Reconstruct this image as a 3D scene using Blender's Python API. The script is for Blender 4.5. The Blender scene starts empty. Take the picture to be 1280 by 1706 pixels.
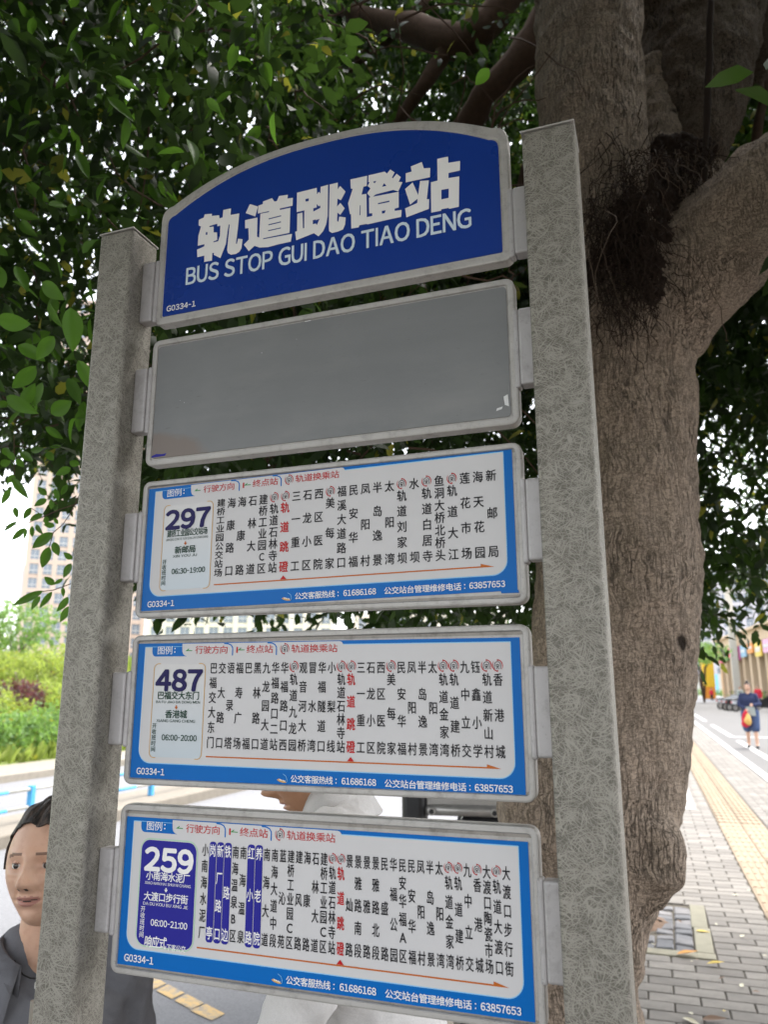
import bpy, bmesh, math, random
import numpy as np
from mathutils import Vector, Matrix
R = math.radians
random.seed(7); rng = np.random.default_rng(11)
SC = bpy.context.scene
COL = SC.collection

# ------------------------------------------------------------------ camera, sky, sun, exposure
CAMP = np.array([0.821, -1.063, 1.6]); YAW, PITCH, ROLL = 0.3441, 0.2246, -0.0026; FPX = 1280.1
def _rot():
    cy, sy, cp, sp, cr, sr = math.cos(YAW), math.sin(YAW), math.cos(PITCH), math.sin(PITCH), math.cos(ROLL), math.sin(ROLL)
    f = np.array([-sy*cp, cy*cp, sp]); r = np.array([cy, sy, 0.0]); u = np.cross(r, f)
    return cr*r + sr*u, -sr*r + cr*u, f
CR, CU, CF = _rot()
cam = bpy.data.cameras.new("camera"); camo = bpy.data.objects.new("camera", cam); COL.objects.link(camo)
m3 = np.array([CR, CU, -CF]).T
camo.matrix_world = Matrix([[*m3[0], CAMP[0]], [*m3[1], CAMP[1]], [*m3[2], CAMP[2]], [0, 0, 0, 1]])
cam.sensor_fit = 'HORIZONTAL'; cam.sensor_width = 36.0; cam.lens = 36.0*FPX/1280.0
cam.clip_start = 0.05; cam.clip_end = 2000
cam.dof.use_dof = True; cam.dof.focus_distance = 1.30; cam.dof.aperture_fstop = 7.5
SC.camera = camo
world = bpy.data.worlds.new("World"); SC.world = world; world.use_nodes = True
wn = world.node_tree.nodes; wl = world.node_tree.links
bg = wn["Background"]; sky = wn.new("ShaderNodeTexSky"); sky.sky_type = 'NISHITA'; sky.sun_disc = False
SUN_EL, SUN_AZ = R(60), R(35)
sky.sun_elevation = SUN_EL; sky.sun_rotation = SUN_AZ; sky.dust_density = 2.5; sky.air_density = 1.0; sky.ozone_density = 1.0
hs = wn.new("ShaderNodeHueSaturation"); hs.inputs['Saturation'].default_value = 0.22
wl.new(sky.outputs[0], hs.inputs['Color']); wl.new(hs.outputs[0], bg.inputs[0]); bg.inputs[1].default_value = 0.15
sl = bpy.data.lights.new("sun", 'SUN'); sl.energy = 0.8; sl.angle = R(25); sl.color = (1.0, 0.95, 0.88)
slo = bpy.data.objects.new("sun", sl); COL.objects.link(slo)
sd = Vector((math.sin(SUN_AZ)*math.cos(SUN_EL), math.cos(SUN_AZ)*math.cos(SUN_EL), math.sin(SUN_EL)))
slo.rotation_euler = sd.to_track_quat('Z', 'Y').to_euler()
SC.view_settings.view_transform = 'Standard'; SC.view_settings.look = 'None'
SC.view_settings.exposure = 2.30; SC.view_settings.gamma = 1.0; SC.view_settings.use_curve_mapping = False
SC.render.engine = 'CYCLES'
SC.cycles.max_bounces = 6; SC.cycles.diffuse_bounces = 4; SC.cycles.glossy_bounces = 2; SC.cycles.transmission_bounces = 4
SC.cycles.transparent_max_bounces = 4; SC.cycles.use_denoising = True

# ------------------------------------------------------------------ helpers
def ray(x, y): return CF + CR*(x-640)/FPX + CU*(853-y)/FPX
def atY(x, y, Y): d = ray(x, y); return CAMP + d*((Y-CAMP[1])/d[1])
def atZ(x, y, z=0.0): d = ray(x, y); return CAMP + d*((z-CAMP[2])/d[2])
def atD(x, y, depth): return CAMP + ray(x, y)*depth
def proj(P):
    d = np.asarray(P) - CAMP; z = d@CF
    zz = np.where(np.abs(z) < 1e-4, 1e-4, z)
    return 640 + FPX*(d@CR)/zz, 853 - FPX*(d@CU)/zz, z
def link(o, parent=None):
    COL.objects.link(o)
    if parent is not None:
        o.parent = parent
        if parent.type == 'EMPTY': o.location = -parent.location      # meshes are written in world coordinates
    return o
def tag(o, label=None, cat=None, group=None, kind=None):
    if label: o['label'] = label
    if cat: o['category'] = cat
    if group: o['group'] = group
    if kind: o['kind'] = kind
    return o
def empty(name, loc=(0, 0, 0), rz=0.0):
    o = bpy.data.objects.new(name, None); o.location = loc; o.rotation_euler = (0, 0, rz); o.empty_display_size = .1
    return link(o)
def mesh_obj(name, verts, faces, mats, parent=None, smooth=False, fm=None):
    me = bpy.data.meshes.new(name); me.from_pydata([tuple(v) for v in verts], [], [tuple(f) for f in faces])
    for m in (mats if isinstance(mats, (list, tuple)) else [mats]): me.materials.append(m)
    if fm is not None: me.polygons.foreach_set('material_index', np.asarray(fm, dtype=np.int32))
    if smooth: me.polygons.foreach_set('use_smooth', [True]*len(me.polygons))
    me.update()
    return link(bpy.data.objects.new(name, me), parent)
def big_mesh(name, verts, quads, mat, parent=None, smooth=False, tris=None):
    me = bpy.data.meshes.new(name); nv = len(verts)
    q = np.asarray(quads if quads is not None else np.zeros((0, 4)), dtype=np.int32); t = np.asarray(tris if tris is not None else np.zeros((0, 3)), dtype=np.int32)
    me.vertices.add(nv); me.vertices.foreach_set('co', np.asarray(verts, dtype=np.float32).ravel())
    loops = np.concatenate([q.ravel(), t.ravel()]); me.loops.add(len(loops)); me.loops.foreach_set('vertex_index', loops)
    npol = len(q)+len(t); me.polygons.add(npol)
    st = np.concatenate([np.arange(len(q))*4, len(q)*4+np.arange(len(t))*3]).astype(np.int32)
    me.polygons.foreach_set('loop_start', st)
    if smooth: me.polygons.foreach_set('use_smooth', np.ones(npol, dtype=bool))
    me.materials.append(mat); me.update(calc_edges=True); me.validate()
    return link(bpy.data.objects.new(name, me), parent)
class MB:
    """collects boxes, tubes and prisms into one mesh"""
    def __init__(s): s.v = []; s.f = []; s.m = []
    def add(s, v, f, mi=0):
        o = len(s.v); s.v += [tuple(p) for p in v]; s.f += [tuple(i+o for i in q) for q in f]; s.m += [mi]*len(f); return s
    def box(s, a, b, mi=0, M=None):
        x0, y0, z0 = a; x1, y1, z1 = b
        v = [(x0, y0, z0), (x1, y0, z0), (x1, y1, z0), (x0, y1, z0), (x0, y0, z1), (x1, y0, z1), (x1, y1, z1), (x0, y1, z1)]
        if M is not None: v = [tuple(M @ Vector(p)) for p in v]
        return s.add(v, [(0, 3, 2, 1), (4, 5, 6, 7), (0, 1, 5, 4), (1, 2, 6, 5), (2, 3, 7, 6), (3, 0, 4, 7)], mi)
    def tube(s, pts, rad, n=8, mi=0, cap=True):
        pts = [Vector(p) for p in pts]; rad = rad if isinstance(rad, (list, tuple)) else [rad]*len(pts)
        v = []; f = []; pa = None
        for i, p in enumerate(pts):
            t = (pts[min(i+1, len(pts)-1)] - pts[max(i-1, 0)]).normalized()
            a = pa - t*pa.dot(t) if pa is not None else t.orthogonal()
            if a.length < 1e-6: a = t.orthogonal()
            a.normalize(); pa = a; b = t.cross(a)
            for k in range(n):
                an = 2*math.pi*k/n; v.append(p + (a*math.cos(an)+b*math.sin(an))*rad[i])
            if i:
                for k in range(n): f.append(((i-1)*n+k, (i-1)*n+(k+1) % n, i*n+(k+1) % n, i*n+k))
        if cap: f.append(tuple(reversed(range(n)))); f.append(tuple(range((len(pts)-1)*n, len(pts)*n)))
        return s.add(v, f, mi)
    def prism(s, poly, y0, y1, mi=0):
        n = len(poly); v = [(x, y0, z) for x, z in poly]+[(x, y1, z) for x, z in poly]
        f = [tuple(range(n)), tuple(reversed(range(n, 2*n)))]+[(i, i+n, (i+1) % n+n, (i+1) % n) for i in range(n)]
        return s.add(v, f, mi)
    def build(s, name, mats, parent=None, smooth=False, bevel=0, seg=2, auto=None):
        o = mesh_obj(name, s.v, s.f, mats, parent, smooth, s.m)
        bm = bmesh.new(); bm.from_mesh(o.data); bmesh.ops.recalc_face_normals(bm, faces=bm.faces)
        if bevel: 
            es = [e for e in bm.edges if len(e.link_faces) == 2 and e.calc_face_angle(0) > .5]
            bmesh.ops.bevel(bm, geom=es, offset=bevel, segments=seg, affect='EDGES', clamp_overlap=True, profile=.5)
        bm.to_mesh(o.data); bm.free()
        if bevel and smooth is False: o.data.polygons.foreach_set('use_smooth', [False]*len(o.data.polygons))
        return o

# ------------------------------------------------------------------ materials
class NT:
    def __init__(s, name):
        s.m = bpy.data.materials.new(name); s.m.use_nodes = True; s.t = s.m.node_tree; s.b = s.t.nodes['Principled BSDF']
    def n(s, typ, **k):
        nd = s.t.nodes.new('ShaderNode'+typ)
        for a, v in k.items():
            if hasattr(nd, a): setattr(nd, a, v)
            else: nd.inputs[a.replace('_', ' ')].default_value = v
        return nd
    def l(s, a, b): s.t.links.new(a, b)
    def coord(s, kind='Object', scale=(1, 1, 1), rot=(0, 0, 0), loc=(0, 0, 0)):
        tc = s.n('TexCoord'); mp = s.n('Mapping'); mp.inputs['Scale'].default_value = scale; mp.inputs['Rotation'].default_value = rot; mp.inputs['Location'].default_value = loc
        s.l(tc.outputs[kind], mp.inputs['Vector']); return mp.outputs[0]
    def noise(s, vec, scale, detail=4, rough=.55, dist=0):
        nd = s.n('TexNoise'); nd.inputs['Scale'].default_value = scale; nd.inputs['Detail'].default_value = detail
        nd.inputs['Roughness'].default_value = rough; nd.inputs['Distortion'].default_value = dist; s.l(vec, nd.inputs['Vector']); return nd.outputs['Fac']
    def ramp(s, fac, stops):
        r = s.n('ValToRGB'); e = r.color_ramp.elements
        for i, (p, c) in enumerate(stops):
            el = e[i] if i < 2 else e.new(p)
            el.position = p; el.color = (*(c if isinstance(c, (tuple, list)) else (c, c, c)), 1)
        s.l(fac, r.inputs[0]); return r.outputs[0]
    def mix(s, fac, a, b, mode='MIX'):
        x = s.n('Mix', data_type='RGBA', blend_type=mode)
        for i, v in ((0, fac), (6, a), (7, b)):
            if isinstance(v, (int, float)): x.inputs[i].default_value = v
            elif isinstance(v, (tuple, list)): x.inputs[i].default_value = (*v[:3], 1)
            else: s.l(v, x.inputs[i])
        return x.outputs[2]
    def math(s, op, a, b=0.0, clamp=False):
        x = s.n('Math', operation=op, use_clamp=clamp)
        for i, v in enumerate((a, b)):
            if isinstance(v, (int, float)): x.inputs[i].default_value = v
            else: s.l(v, x.inputs[i])
        return x.outputs[0]
    def bump(s, h, strength=.3, dist=.01, prev=None):
        b = s.n('Bump'); b.inputs['Strength'].default_value = strength; b.inputs['Distance'].default_value = dist; s.l(h, b.inputs['Height'])
        if prev is not None: s.l(prev, b.inputs['Normal'])
        return b.outputs[0]
    def fin(s, color, rough=.6, normal=None, metal=0.0, spec=.5):
        def st(k, v):
            if isinstance(v, (int, float)): s.b.inputs[k].default_value = v
            elif isinstance(v, (tuple, list)): s.b.inputs[k].default_value = (*v[:3], 1)
            else: s.l(v, s.b.inputs[k])
        st('Base Color', color); st('Roughness', rough); st('Metallic', metal); st('Specular IOR Level', spec)
        if normal is not None: s.l(normal, s.b.inputs['Normal'])
        return s.m
def plain(name, col, rough=.5, var=.12, scale=30, bump=.05, metal=0.0, spec=.5, bd=.002):
    t = NT(name); v = t.coord(); n = t.noise(v, scale, 5)
    c = t.mix(n, tuple(x*(1-var) for x in col), tuple(min(1, x*(1+var)) for x in col))
    rr = t.math('ADD', t.math('MULTIPLY', n, .25), rough-.12)
    return t.fin(c, rr, t.bump(n, bump, bd), metal, spec)
M = {}
# scratched galvanised post
t = NT('scratched_galvanised_steel'); tc = t.n('TexCoord'); acc = None
sp_ = t.n('SeparateXYZ'); t.l(tc.outputs['Object'], sp_.inputs[0]); cb_ = t.n('CombineXYZ')
t.l(t.math('ADD', sp_.outputs['X'], t.math('MULTIPLY', sp_.outputs['Y'], 1.37)), cb_.inputs['X']); t.l(sp_.outputs['Z'], cb_.inputs['Y'])
wob = t.n('TexNoise', noise_dimensions='2D'); wob.inputs['Scale'].default_value = 20; wob.inputs['Detail'].default_value = 1; t.l(cb_.outputs[0], wob.inputs['Vector'])
wv = t.n('VectorMath', operation='SCALE'); wv.inputs['Scale'].default_value = .016; t.l(wob.outputs['Color'], wv.inputs[0])
ad = t.n('VectorMath', operation='ADD'); t.l(cb_.outputs[0], ad.inputs[0]); t.l(wv.outputs[0], ad.inputs[1])
for i, (ang, off) in enumerate([(4, 1.1), (27, 2.7), (51, 4.2), (76, .4), (101, 3.3), (124, 5.1), (148, 6.6), (166, 8.2), (39, 9.3)]):
    mp = t.n('Mapping'); mp.inputs['Rotation'].default_value = (0, 0, R(ang)); mp.inputs['Location'].default_value = (off, off*.7, 0); t.l(ad.outputs[0], mp.inputs['Vector'])
    m2 = t.n('Mapping'); m2.inputs['Scale'].default_value = (30, 820, 1); t.l(mp.outputs[0], m2.inputs['Vector'])
    n = t.n('TexNoise', noise_dimensions='2D'); n.inputs['Scale'].default_value = 1.0; n.inputs['Detail'].default_value = 0.0; t.l(m2.outputs[0], n.inputs['Vector'])
    s_ = t.ramp(n.outputs['Fac'], [(.685, 0.0), (.76, 1.0)])
    acc = s_ if acc is None else t.math('MAXIMUM', acc, s_)
big = t.noise(tc.outputs['Object'], 7, 4); fine = t.noise(tc.outputs['Object'], 260, 3)
basec = t.mix(fine, (.075, .069, .057), (.20, .185, .155)); basec = t.mix(t.ramp(big, [(.35, 0.0), (.7, .45)]), basec, (.135, .12, .098))
colr = t.mix(t.math('MULTIPLY', acc, .60), basec, (.42, .395, .345))
M['post'] = t.fin(colr, t.math('ADD', t.math('MULTIPLY', fine, .2), .42), t.bump(acc, .35, .0012), .25, .5)
def alum(name, a, b, rust=.35, metal=.25):
    t = NT(name); v = t.coord(); g = t.noise(v, 12, 6, .65); f = t.noise(v, 170, 4, .7)
    dirt = t.ramp(t.noise(v, 34, 8, .75), [(.50, 0.0), (.66, rust)])
    c = t.mix(t.math('MULTIPLY', g, .9), a, b); c = t.mix(dirt, c, (.10, .085, .07)); c = t.mix(t.ramp(f, [(.62, 0.0), (.72, .55)]), c, (.12, .105, .09))
    return t.fin(c, t.math('ADD', t.math('MULTIPLY', f, .25), .38), t.bump(f, .12, .001), metal, .5)
M['frame'] = alum('weathered_cast_aluminium', (.37, .35, .33), (.52, .50, .48))
M['bracket'] = alum('galvanised_bracket_metal', (.36, .34, .34), (.52, .5, .5), .25)
M['slot'] = alum('dark_frame_slot', (.22, .20, .18), (.36, .33, .30), .6)  # slot strips in a darker tone than the frame rim
t = NT('blue_enamel_sheet'); v = t.coord(); n = t.noise(v, 5, 4); b_ = t.noise(t.coord(scale=(1, 1, .35)), 160, 3)
M['title_blue'] = t.fin(t.mix(n, (.0045, .032, .235), (.006, .041, .27)), t.math('ADD', t.math('MULTIPLY', n, .12), .22), t.bump(b_, .10, .0012), 0, .5)
t = NT('grey_overpaint'); v = t.coord(); n = t.noise(t.coord(scale=(1, 1, 2.6)), 6, 6, .6); f = t.noise(t.coord(scale=(1, 1, 5)), 50, 4); 
sx = t.n('SeparateXYZ'); tcx = t.n('TexCoord'); t.l(tcx.outputs['Object'], sx.inputs[0])
low = t.math('ADD', t.math('MULTIPLY', sx.outputs['X'], -5.0), .75, True)        # stained lower left corner (object space)
low2 = t.math('ADD', t.math('MULTIPLY', sx.outputs['Z'], -16.0), 1.0, True)
st = t.ramp(t.math('MULTIPLY', t.math('MULTIPLY', low, low2), t.math('ADD', t.noise(v, 26, 7, .7), .45)), [(.16, 0.0), (.26, .8)])
sm = t.noise(t.coord(scale=(1, 1, 3.5)), 3.0, 6, .7); c = t.mix(n, (.150, .154, .158), (.212, .214, .216)); c = t.mix(t.ramp(sm, [(.50, 0.0), (.72, .35)]), c, (.26, .255, .245)); c = t.mix(t.ramp(f, [(.66, 0.0), (.74, .5)]), c, (.09, .09, .09)); c = t.mix(st, c, (.19, .145, .12)); 
M['grey'] = t.fin(c, t.math('ADD', t.math('MULTIPLY', f, .15), .34), t.bump(f, .08, .001), 0, .5)
def printm(name, col, rough=.36, spec=.16):
    t = NT(name); v = t.coord(); n = t.noise(v, 9, 4)
    return t.fin(t.mix(n, tuple(x*.95 for x in col), tuple(min(1, x*1.05) for x in col)), t.math('ADD', t.math('MULTIPLY', n, .1), rough-.05), None, 0, spec)
M['sheet_blue'] = printm('printed_sheet_blue', (.001, .130, .46)); M['sheet_white'] = printm('printed_sheet_white', (.60, .585, .59))
M['edge_cyan'] = printm('printed_light_blue_edge', (.25, .55, .80)); M['letter_white'] = printm('white_lettering', (.84, .82, .81)); M['letter_pale'] = printm('pale_blue_white_lettering', (.62, .72, .80))
M['black'] = printm('black_print', (.012, .011, .014)); M['red'] = printm('red_print', (.50, .018, .02)); M['dgreen'] = printm('dark_green_print', (.004, .045, .024))
M['navy'] = printm('navy_print', (.010, .006, .082)); M['gold'] = printm('gold_line_print', (.62, .36, .10)); M['orange'] = printm('orange_brown_line', (.50, .13, .022))
M['green'] = printm('green_arrow_print', (.03, .28, .06)); M['box_blue'] = printm('indigo_print', (.024, .022, .27)); M['mint'] = printm('mint_outline_print', (.42, .62, .45))
M['chipwhite'] = printm('chipped_white', (.7, .7, .7), .5)
t = NT('pale_route_box_print'); tcx = t.n('TexCoord'); sx = t.n('SeparateXYZ'); t.l(tcx.outputs['Generated'], sx.inputs[0])
M['box_pale'] = t.fin(t.mix(sx.outputs['Z'], (.50, .56, .61), (.61, .59, .585)), .33)
def barkm(name, c1, c2, c3, vs=1.0, groove=.9, hor=1.0):
    t = NT(name); tc_ = t.n('TexCoord')
    wn_ = t.n('TexNoise'); wn_.inputs['Scale'].default_value = 7*vs; wn_.inputs['Detail'].default_value = 3; t.l(tc_.outputs['Object'], wn_.inputs['Vector'])
    wv = t.n('VectorMath', operation='SCALE'); wv.inputs['Scale'].default_value = .06/vs; t.l(wn_.outputs['Color'], wv.inputs[0])
    ad = t.n('VectorMath', operation='ADD'); t.l(tc_.outputs['Object'], ad.inputs[0]); t.l(wv.outputs[0], ad.inputs[1])
    def ridge(scale, w0, w1, det=2.0, off=0.0):
        mp = t.n('Mapping'); mp.inputs['Scale'].default_value = scale; mp.inputs['Location'].default_value = (off, off, off); t.l(ad.outputs[0], mp.inputs['Vector'])
        n = t.n('TexNoise'); n.inputs['Scale'].default_value = 1.0; n.inputs['Detail'].default_value = det; n.inputs['Roughness'].default_value = .6; t.l(mp.outputs[0], n.inputs['Vector'])
        return t.ramp(t.math('ABSOLUTE', t.math('SUBTRACT', n.outputs['Fac'], .5)), [(w0, 0.0), (w1, 1.0)])
    r1 = ridge((52*vs, 52*vs, 4.6*vs), .006, .042); r2 = ridge((95*vs, 95*vs, 9*vs), .002, .035, 3, 5.0); r3 = ridge((34*vs, 34*vs, 120*vs), .003, .04*hor, 2, 9.0)
    area = t.ramp(t.noise(tc_.outputs['Object'], 5*vs, 3), [(.42, .15), (.60, 1.0)])
    mott = t.noise(tc_.outputs['Object'], 22, 6, .75); blot = t.noise(tc_.outputs['Object'], 3.2, 5, .6); gr = t.noise(tc_.outputs['Object'], 210, 4, .8)
    c = t.mix(mott, c1, c2); c = t.mix(t.ramp(blot, [(.35, 0.0), (.75, .6)]), c, c3); c = t.mix(t.ramp(gr, [(.42, 0.0), (.66, .5)]), c, tuple(x*1.35 for x in c2)); c = t.mix(t.ramp(gr, [(.30, .5), (.46, 0.0)]), c, tuple(x*.4 for x in c1))
    inv = lambda x: t.math('SUBTRACT', 1.0, x)
    c = t.mix(t.math('MULTIPLY', t.math('MULTIPLY', inv(r1), area), .85*groove), c, tuple(x*.16 for x in c1))
    c = t.mix(t.math('MULTIPLY', inv(r2), .62*groove), c, tuple(x*.30 for x in c1))
    c = t.mix(t.math('MULTIPLY', inv(r3), .55*groove), c, tuple(x*.35 for x in c1))
    vo = t.n('TexVoronoi', feature='F1'); vo.inputs['Scale'].default_value = 4.2; t.l(ad.outputs[0], vo.inputs['Vector']); knots = t.ramp(t.math('ADD', vo.outputs['Distance'], t.math('MULTIPLY', mott, .12)), [(.12, 0.0), (.17, 1.0)])
    c = t.mix(inv(knots), c, (.025, .016, .010))
    h = t.math('ADD', t.math('MULTIPLY', t.math('MULTIPLY', r1, area), .7), t.math('ADD', t.math('MULTIPLY', r2, .35), t.math('ADD', t.math('MULTIPLY', r3, .25), t.math('ADD', t.math('MULTIPLY', mott, .5), t.math('MULTIPLY', knots, .6)))))
    return t.fin(c, .85, t.bump(h, .9, .007), 0, .2)
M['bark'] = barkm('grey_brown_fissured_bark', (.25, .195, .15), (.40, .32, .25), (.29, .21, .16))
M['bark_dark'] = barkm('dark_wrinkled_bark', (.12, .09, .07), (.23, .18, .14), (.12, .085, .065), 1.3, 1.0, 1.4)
M['bark_thin'] = plain('brown_branch_bark', (.105, .066, .048), .85, .4, 40, .6, bd=.004, spec=.2)
M['root'] = plain('dark_aerial_root', (.030, .019, .014), .9, .4, 60, .3, spec=.2)
M['root_pale'] = plain('dry_pale_root_fibre', (.10, .072, .054), .9, .3, 60, .3, spec=.2)
def leafm(name, dark, light, trans, yel=.03, tw=.38):
    t = NT(name); g = t.n('NewGeometry'); rpi = g.outputs['Random Per Island']
    c = t.mix(rpi, dark, light)
    yl = t.ramp(t.math('FRACT', t.math('MULTIPLY', rpi, 37.7)), [(1-yel-.001, 0.0), (1-yel, 1.0)]); c = t.mix(yl, c, (.26, .25, .03))
    n = t.noise(t.coord(), 22, 3); c = t.mix(t.math('MULTIPLY', n, .35), c, tuple(x*.5 for x in dark))
    t.fin(c, .46, None, 0, .32)
    tr = t.n('BsdfTranslucent'); tcx = t.mix(yl, t.mix(rpi, trans, tuple(x*1.5 for x in trans)), (.5, .5, .06)); t.l(tcx, tr.inputs['Color'])
    mx = t.n('MixShader'); mx.inputs[0].default_value = tw; t.l(t.b.outputs[0], mx.inputs[1]); t.l(tr.outputs[0], mx.inputs[2])
    t.l(mx.outputs[0], t.t.nodes['Material Output'].inputs['Surface']); return t.m
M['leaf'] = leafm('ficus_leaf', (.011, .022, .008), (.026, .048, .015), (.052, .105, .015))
M['leaf_single'] = leafm('ficus_leaf_backlit', (.022, .056, .012), (.055, .12, .020), (.16, .36, .03), .02)  # lit copy of the crown leaf, backlight put into its brighter greens
M['shrub1'] = leafm('yellow_green_shrub_leaf', (.12, .17, .03), (.30, .34, .06), (.4, .5, .08), .06)
M['shrub2'] = leafm('mid_green_shrub_leaf', (.07, .14, .04), (.16, .26, .07), (.25, .42, .08), .02)
M['shrub3'] = leafm('purple_shrub_leaf', (.05, .028, .03), (.11, .055, .05), (.18, .06, .06), .01)
M['grass'] = leafm('grass_blade', (.12, .16, .03), (.28, .30, .07), (.3, .4, .07), .05)

# ------------------------------------------------------------------ glyphs
_gc = {}
def glyph(s, off=0.0):
    k = (s, off)
    if k in _gc: return _gc[k]
    c = bpy.data.curves.new('glyph', 'FONT'); c.body = s; c.resolution_u = 3; c.offset = off
    o = bpy.data.objects.new('glyph', c); COL.objects.link(o); bpy.context.view_layer.update()
    me = bpy.data.meshes.new_from_object(o.evaluated_get(bpy.context.evaluated_depsgraph_get()))
    v = np.array([(p.co.x, p.co.y) for p in me.vertices]) if len(me.vertices) else np.zeros((0, 2)); f = [tuple(p.vertices) for p in me.polygons]
    bpy.data.meshes.remove(me); bpy.data.objects.remove(o); bpy.data.curves.remove(c)
    _gc[k] = (v, f); return _gc[k]
class Flat:
    """flat print on a sheet; u right, v down, both in metres from the sheet origin; y = distance in front"""
    def __init__(s, tf): s.v = []; s.f = []; s.m = []; s.tf = tf
    def add(s, uv, f, lay, mi=0):
        o = len(s.v); s.v += [s.tf(u, v, lay) for u, v in uv]; s.f += [tuple(i+o for i in q) for q in f]; s.m += [mi]*len(f); return s
    def poly(s, uv, lay, mi=0): return s.add(uv, [tuple(range(len(uv)))], lay, mi)
    def cjk(s, ch, cu, cv, w, h, lay, off=.012, mi=0, shear=0.0, bold=True):
        if bold and off > 0.003:
            for k, (a, b) in enumerate(((off, off*.5), (-off, -off*.5), (off*.5, -off), (-off*.5, off))): s.cjk(ch, cu+a*w, cv+b*h, w, h, lay+.12*(k+1), 0, mi, shear, False)
            return s
        v, f = glyph(ch, 0)
        if ch.isascii():
            x0, x1 = v[:, 0].min(), v[:, 0].max(); uv = [((p[0]-(x0+x1)/2)*h*.80, -(p[1]-.36)*h*1.0) for p in v]
        else: uv = [((p[0]-.5)*w*1.06, -(p[1]-.38)*h*1.06) for p in v]
        return s.add([(cu+a-shear*b, cv+b) for a, b in uv], f, lay, mi)
    def line(s, st, u0, u1, vtop, vbot, lay, off=0.0, mi=0, shear=0.0, cap=.73):
        if off > .003:
            h = (vbot-vtop)/cap*.8; off = min(off, .05)
            n = 8 if off > .03 else 4
            for k in range(n):
                a, b = off*h*math.cos(2*math.pi*(k+.5)/n), off*h*math.sin(2*math.pi*(k+.5)/n); s.line(st, u0+off*h+a, u1-off*h+a, vtop+off*h*.6+b, vbot-off*h*.6+b, lay+.1*(k+1), 0, mi, shear, cap)
            return s
        vs_, f = [], []; pen = 0.0; nn_ = 0
        for ch in st:
            if ch == ' ': pen += .27; continue
            gv, gf = glyph(chr(ord(ch)+0xFEE0), 0)
            if ch == 'I': gv, gf = np.array([(0, 0), (.088, 0), (.088, .733), (0, .733)]), [(0, 1, 2, 3)]
            a0, a1 = gv[:, 0].min(), gv[:, 0].max(); side = .055
            if ch in ':I1': side = .075
            if ch == '-': gv = gv.copy(); gv[:, 0] = a0+(gv[:, 0]-a0)*.55; a1 = a0+(a1-a0)*.55
            vs_.append(gv+np.array([pen-a0+side, 0])); f += [tuple(i+nn_ for i in q) for q in gf]; nn_ += len(gv); pen += a1-a0+2*side-.02
        v = np.concatenate(vs_); x0, x1 = v[:, 0].min(), v[:, 0].max()
        sx_ = (u1-u0)/(x1-x0); sy_ = (vbot-vtop)/.745
        return s.add([(u0+(p[0]-x0)*sx_+shear*p[1]*sy_, vbot-p[1]*sy_) for p in v], f, lay, mi)
    def row(s, st, u0, u1, cv, h, lay, off=.012, mi=0, shear=0.0):
        n = len(st); p = (u1-u0)/n
        for i, ch in enumerate(st): s.cjk(ch, u0+p*(i+.5), cv, p*.98, h, lay, off, mi, shear)
        return s
    def build(s, name, mats, parent): return mesh_obj(name, s.v, s.f, mats, parent, False, s.m)
def rrect(u0, v0, u1, v1, r, n=6, rs=None):
    rs = rs or (r, r, r, r); o = []
    for (cx, cy, a0), rr in zip(((u1, v0, -90), (u1, v1, 0), (u0, v1, 90), (u0, v0, 180)), rs):
        sx_ = -1 if cx == u1 else 1; sy_ = 1 if cy == v0 else -1
        if rr <= 0: o.append((cx, cy)); continue
        for k in range(n+1):
            a = R(a0+90*k/n); o.append((cx+sx_*rr+rr*math.cos(a), cy+sy_*rr+rr*math.sin(a)))
    return o
def fill_loops(loops):
    """even-odd fill of 2D loops -> verts, faces"""
    c = bpy.data.curves.new('fill', 'CURVE'); c.dimensions = '2D'; c.fill_mode = 'BOTH'
    for lp in loops:
        sp = c.splines.new('POLY'); sp.points.add(len(lp)-1)
        for i, (x, y) in enumerate(lp): sp.points[i].co = (x, y, 0, 1)
        sp.use_cyclic_u = True
    o = bpy.data.objects.new('fill', c); COL.objects.link(o); bpy.context.view_layer.update()
    me = bpy.data.meshes.new_from_object(o.evaluated_get(bpy.context.evaluated_depsgraph_get()))
    v = [(p.co.x, p.co.y) for p in me.vertices]; f = [tuple(p.vertices) for p in me.polygons]
    bpy.data.meshes.remove(me); bpy.data.objects.remove(o); bpy.data.curves.remove(c); return v, f

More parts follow.
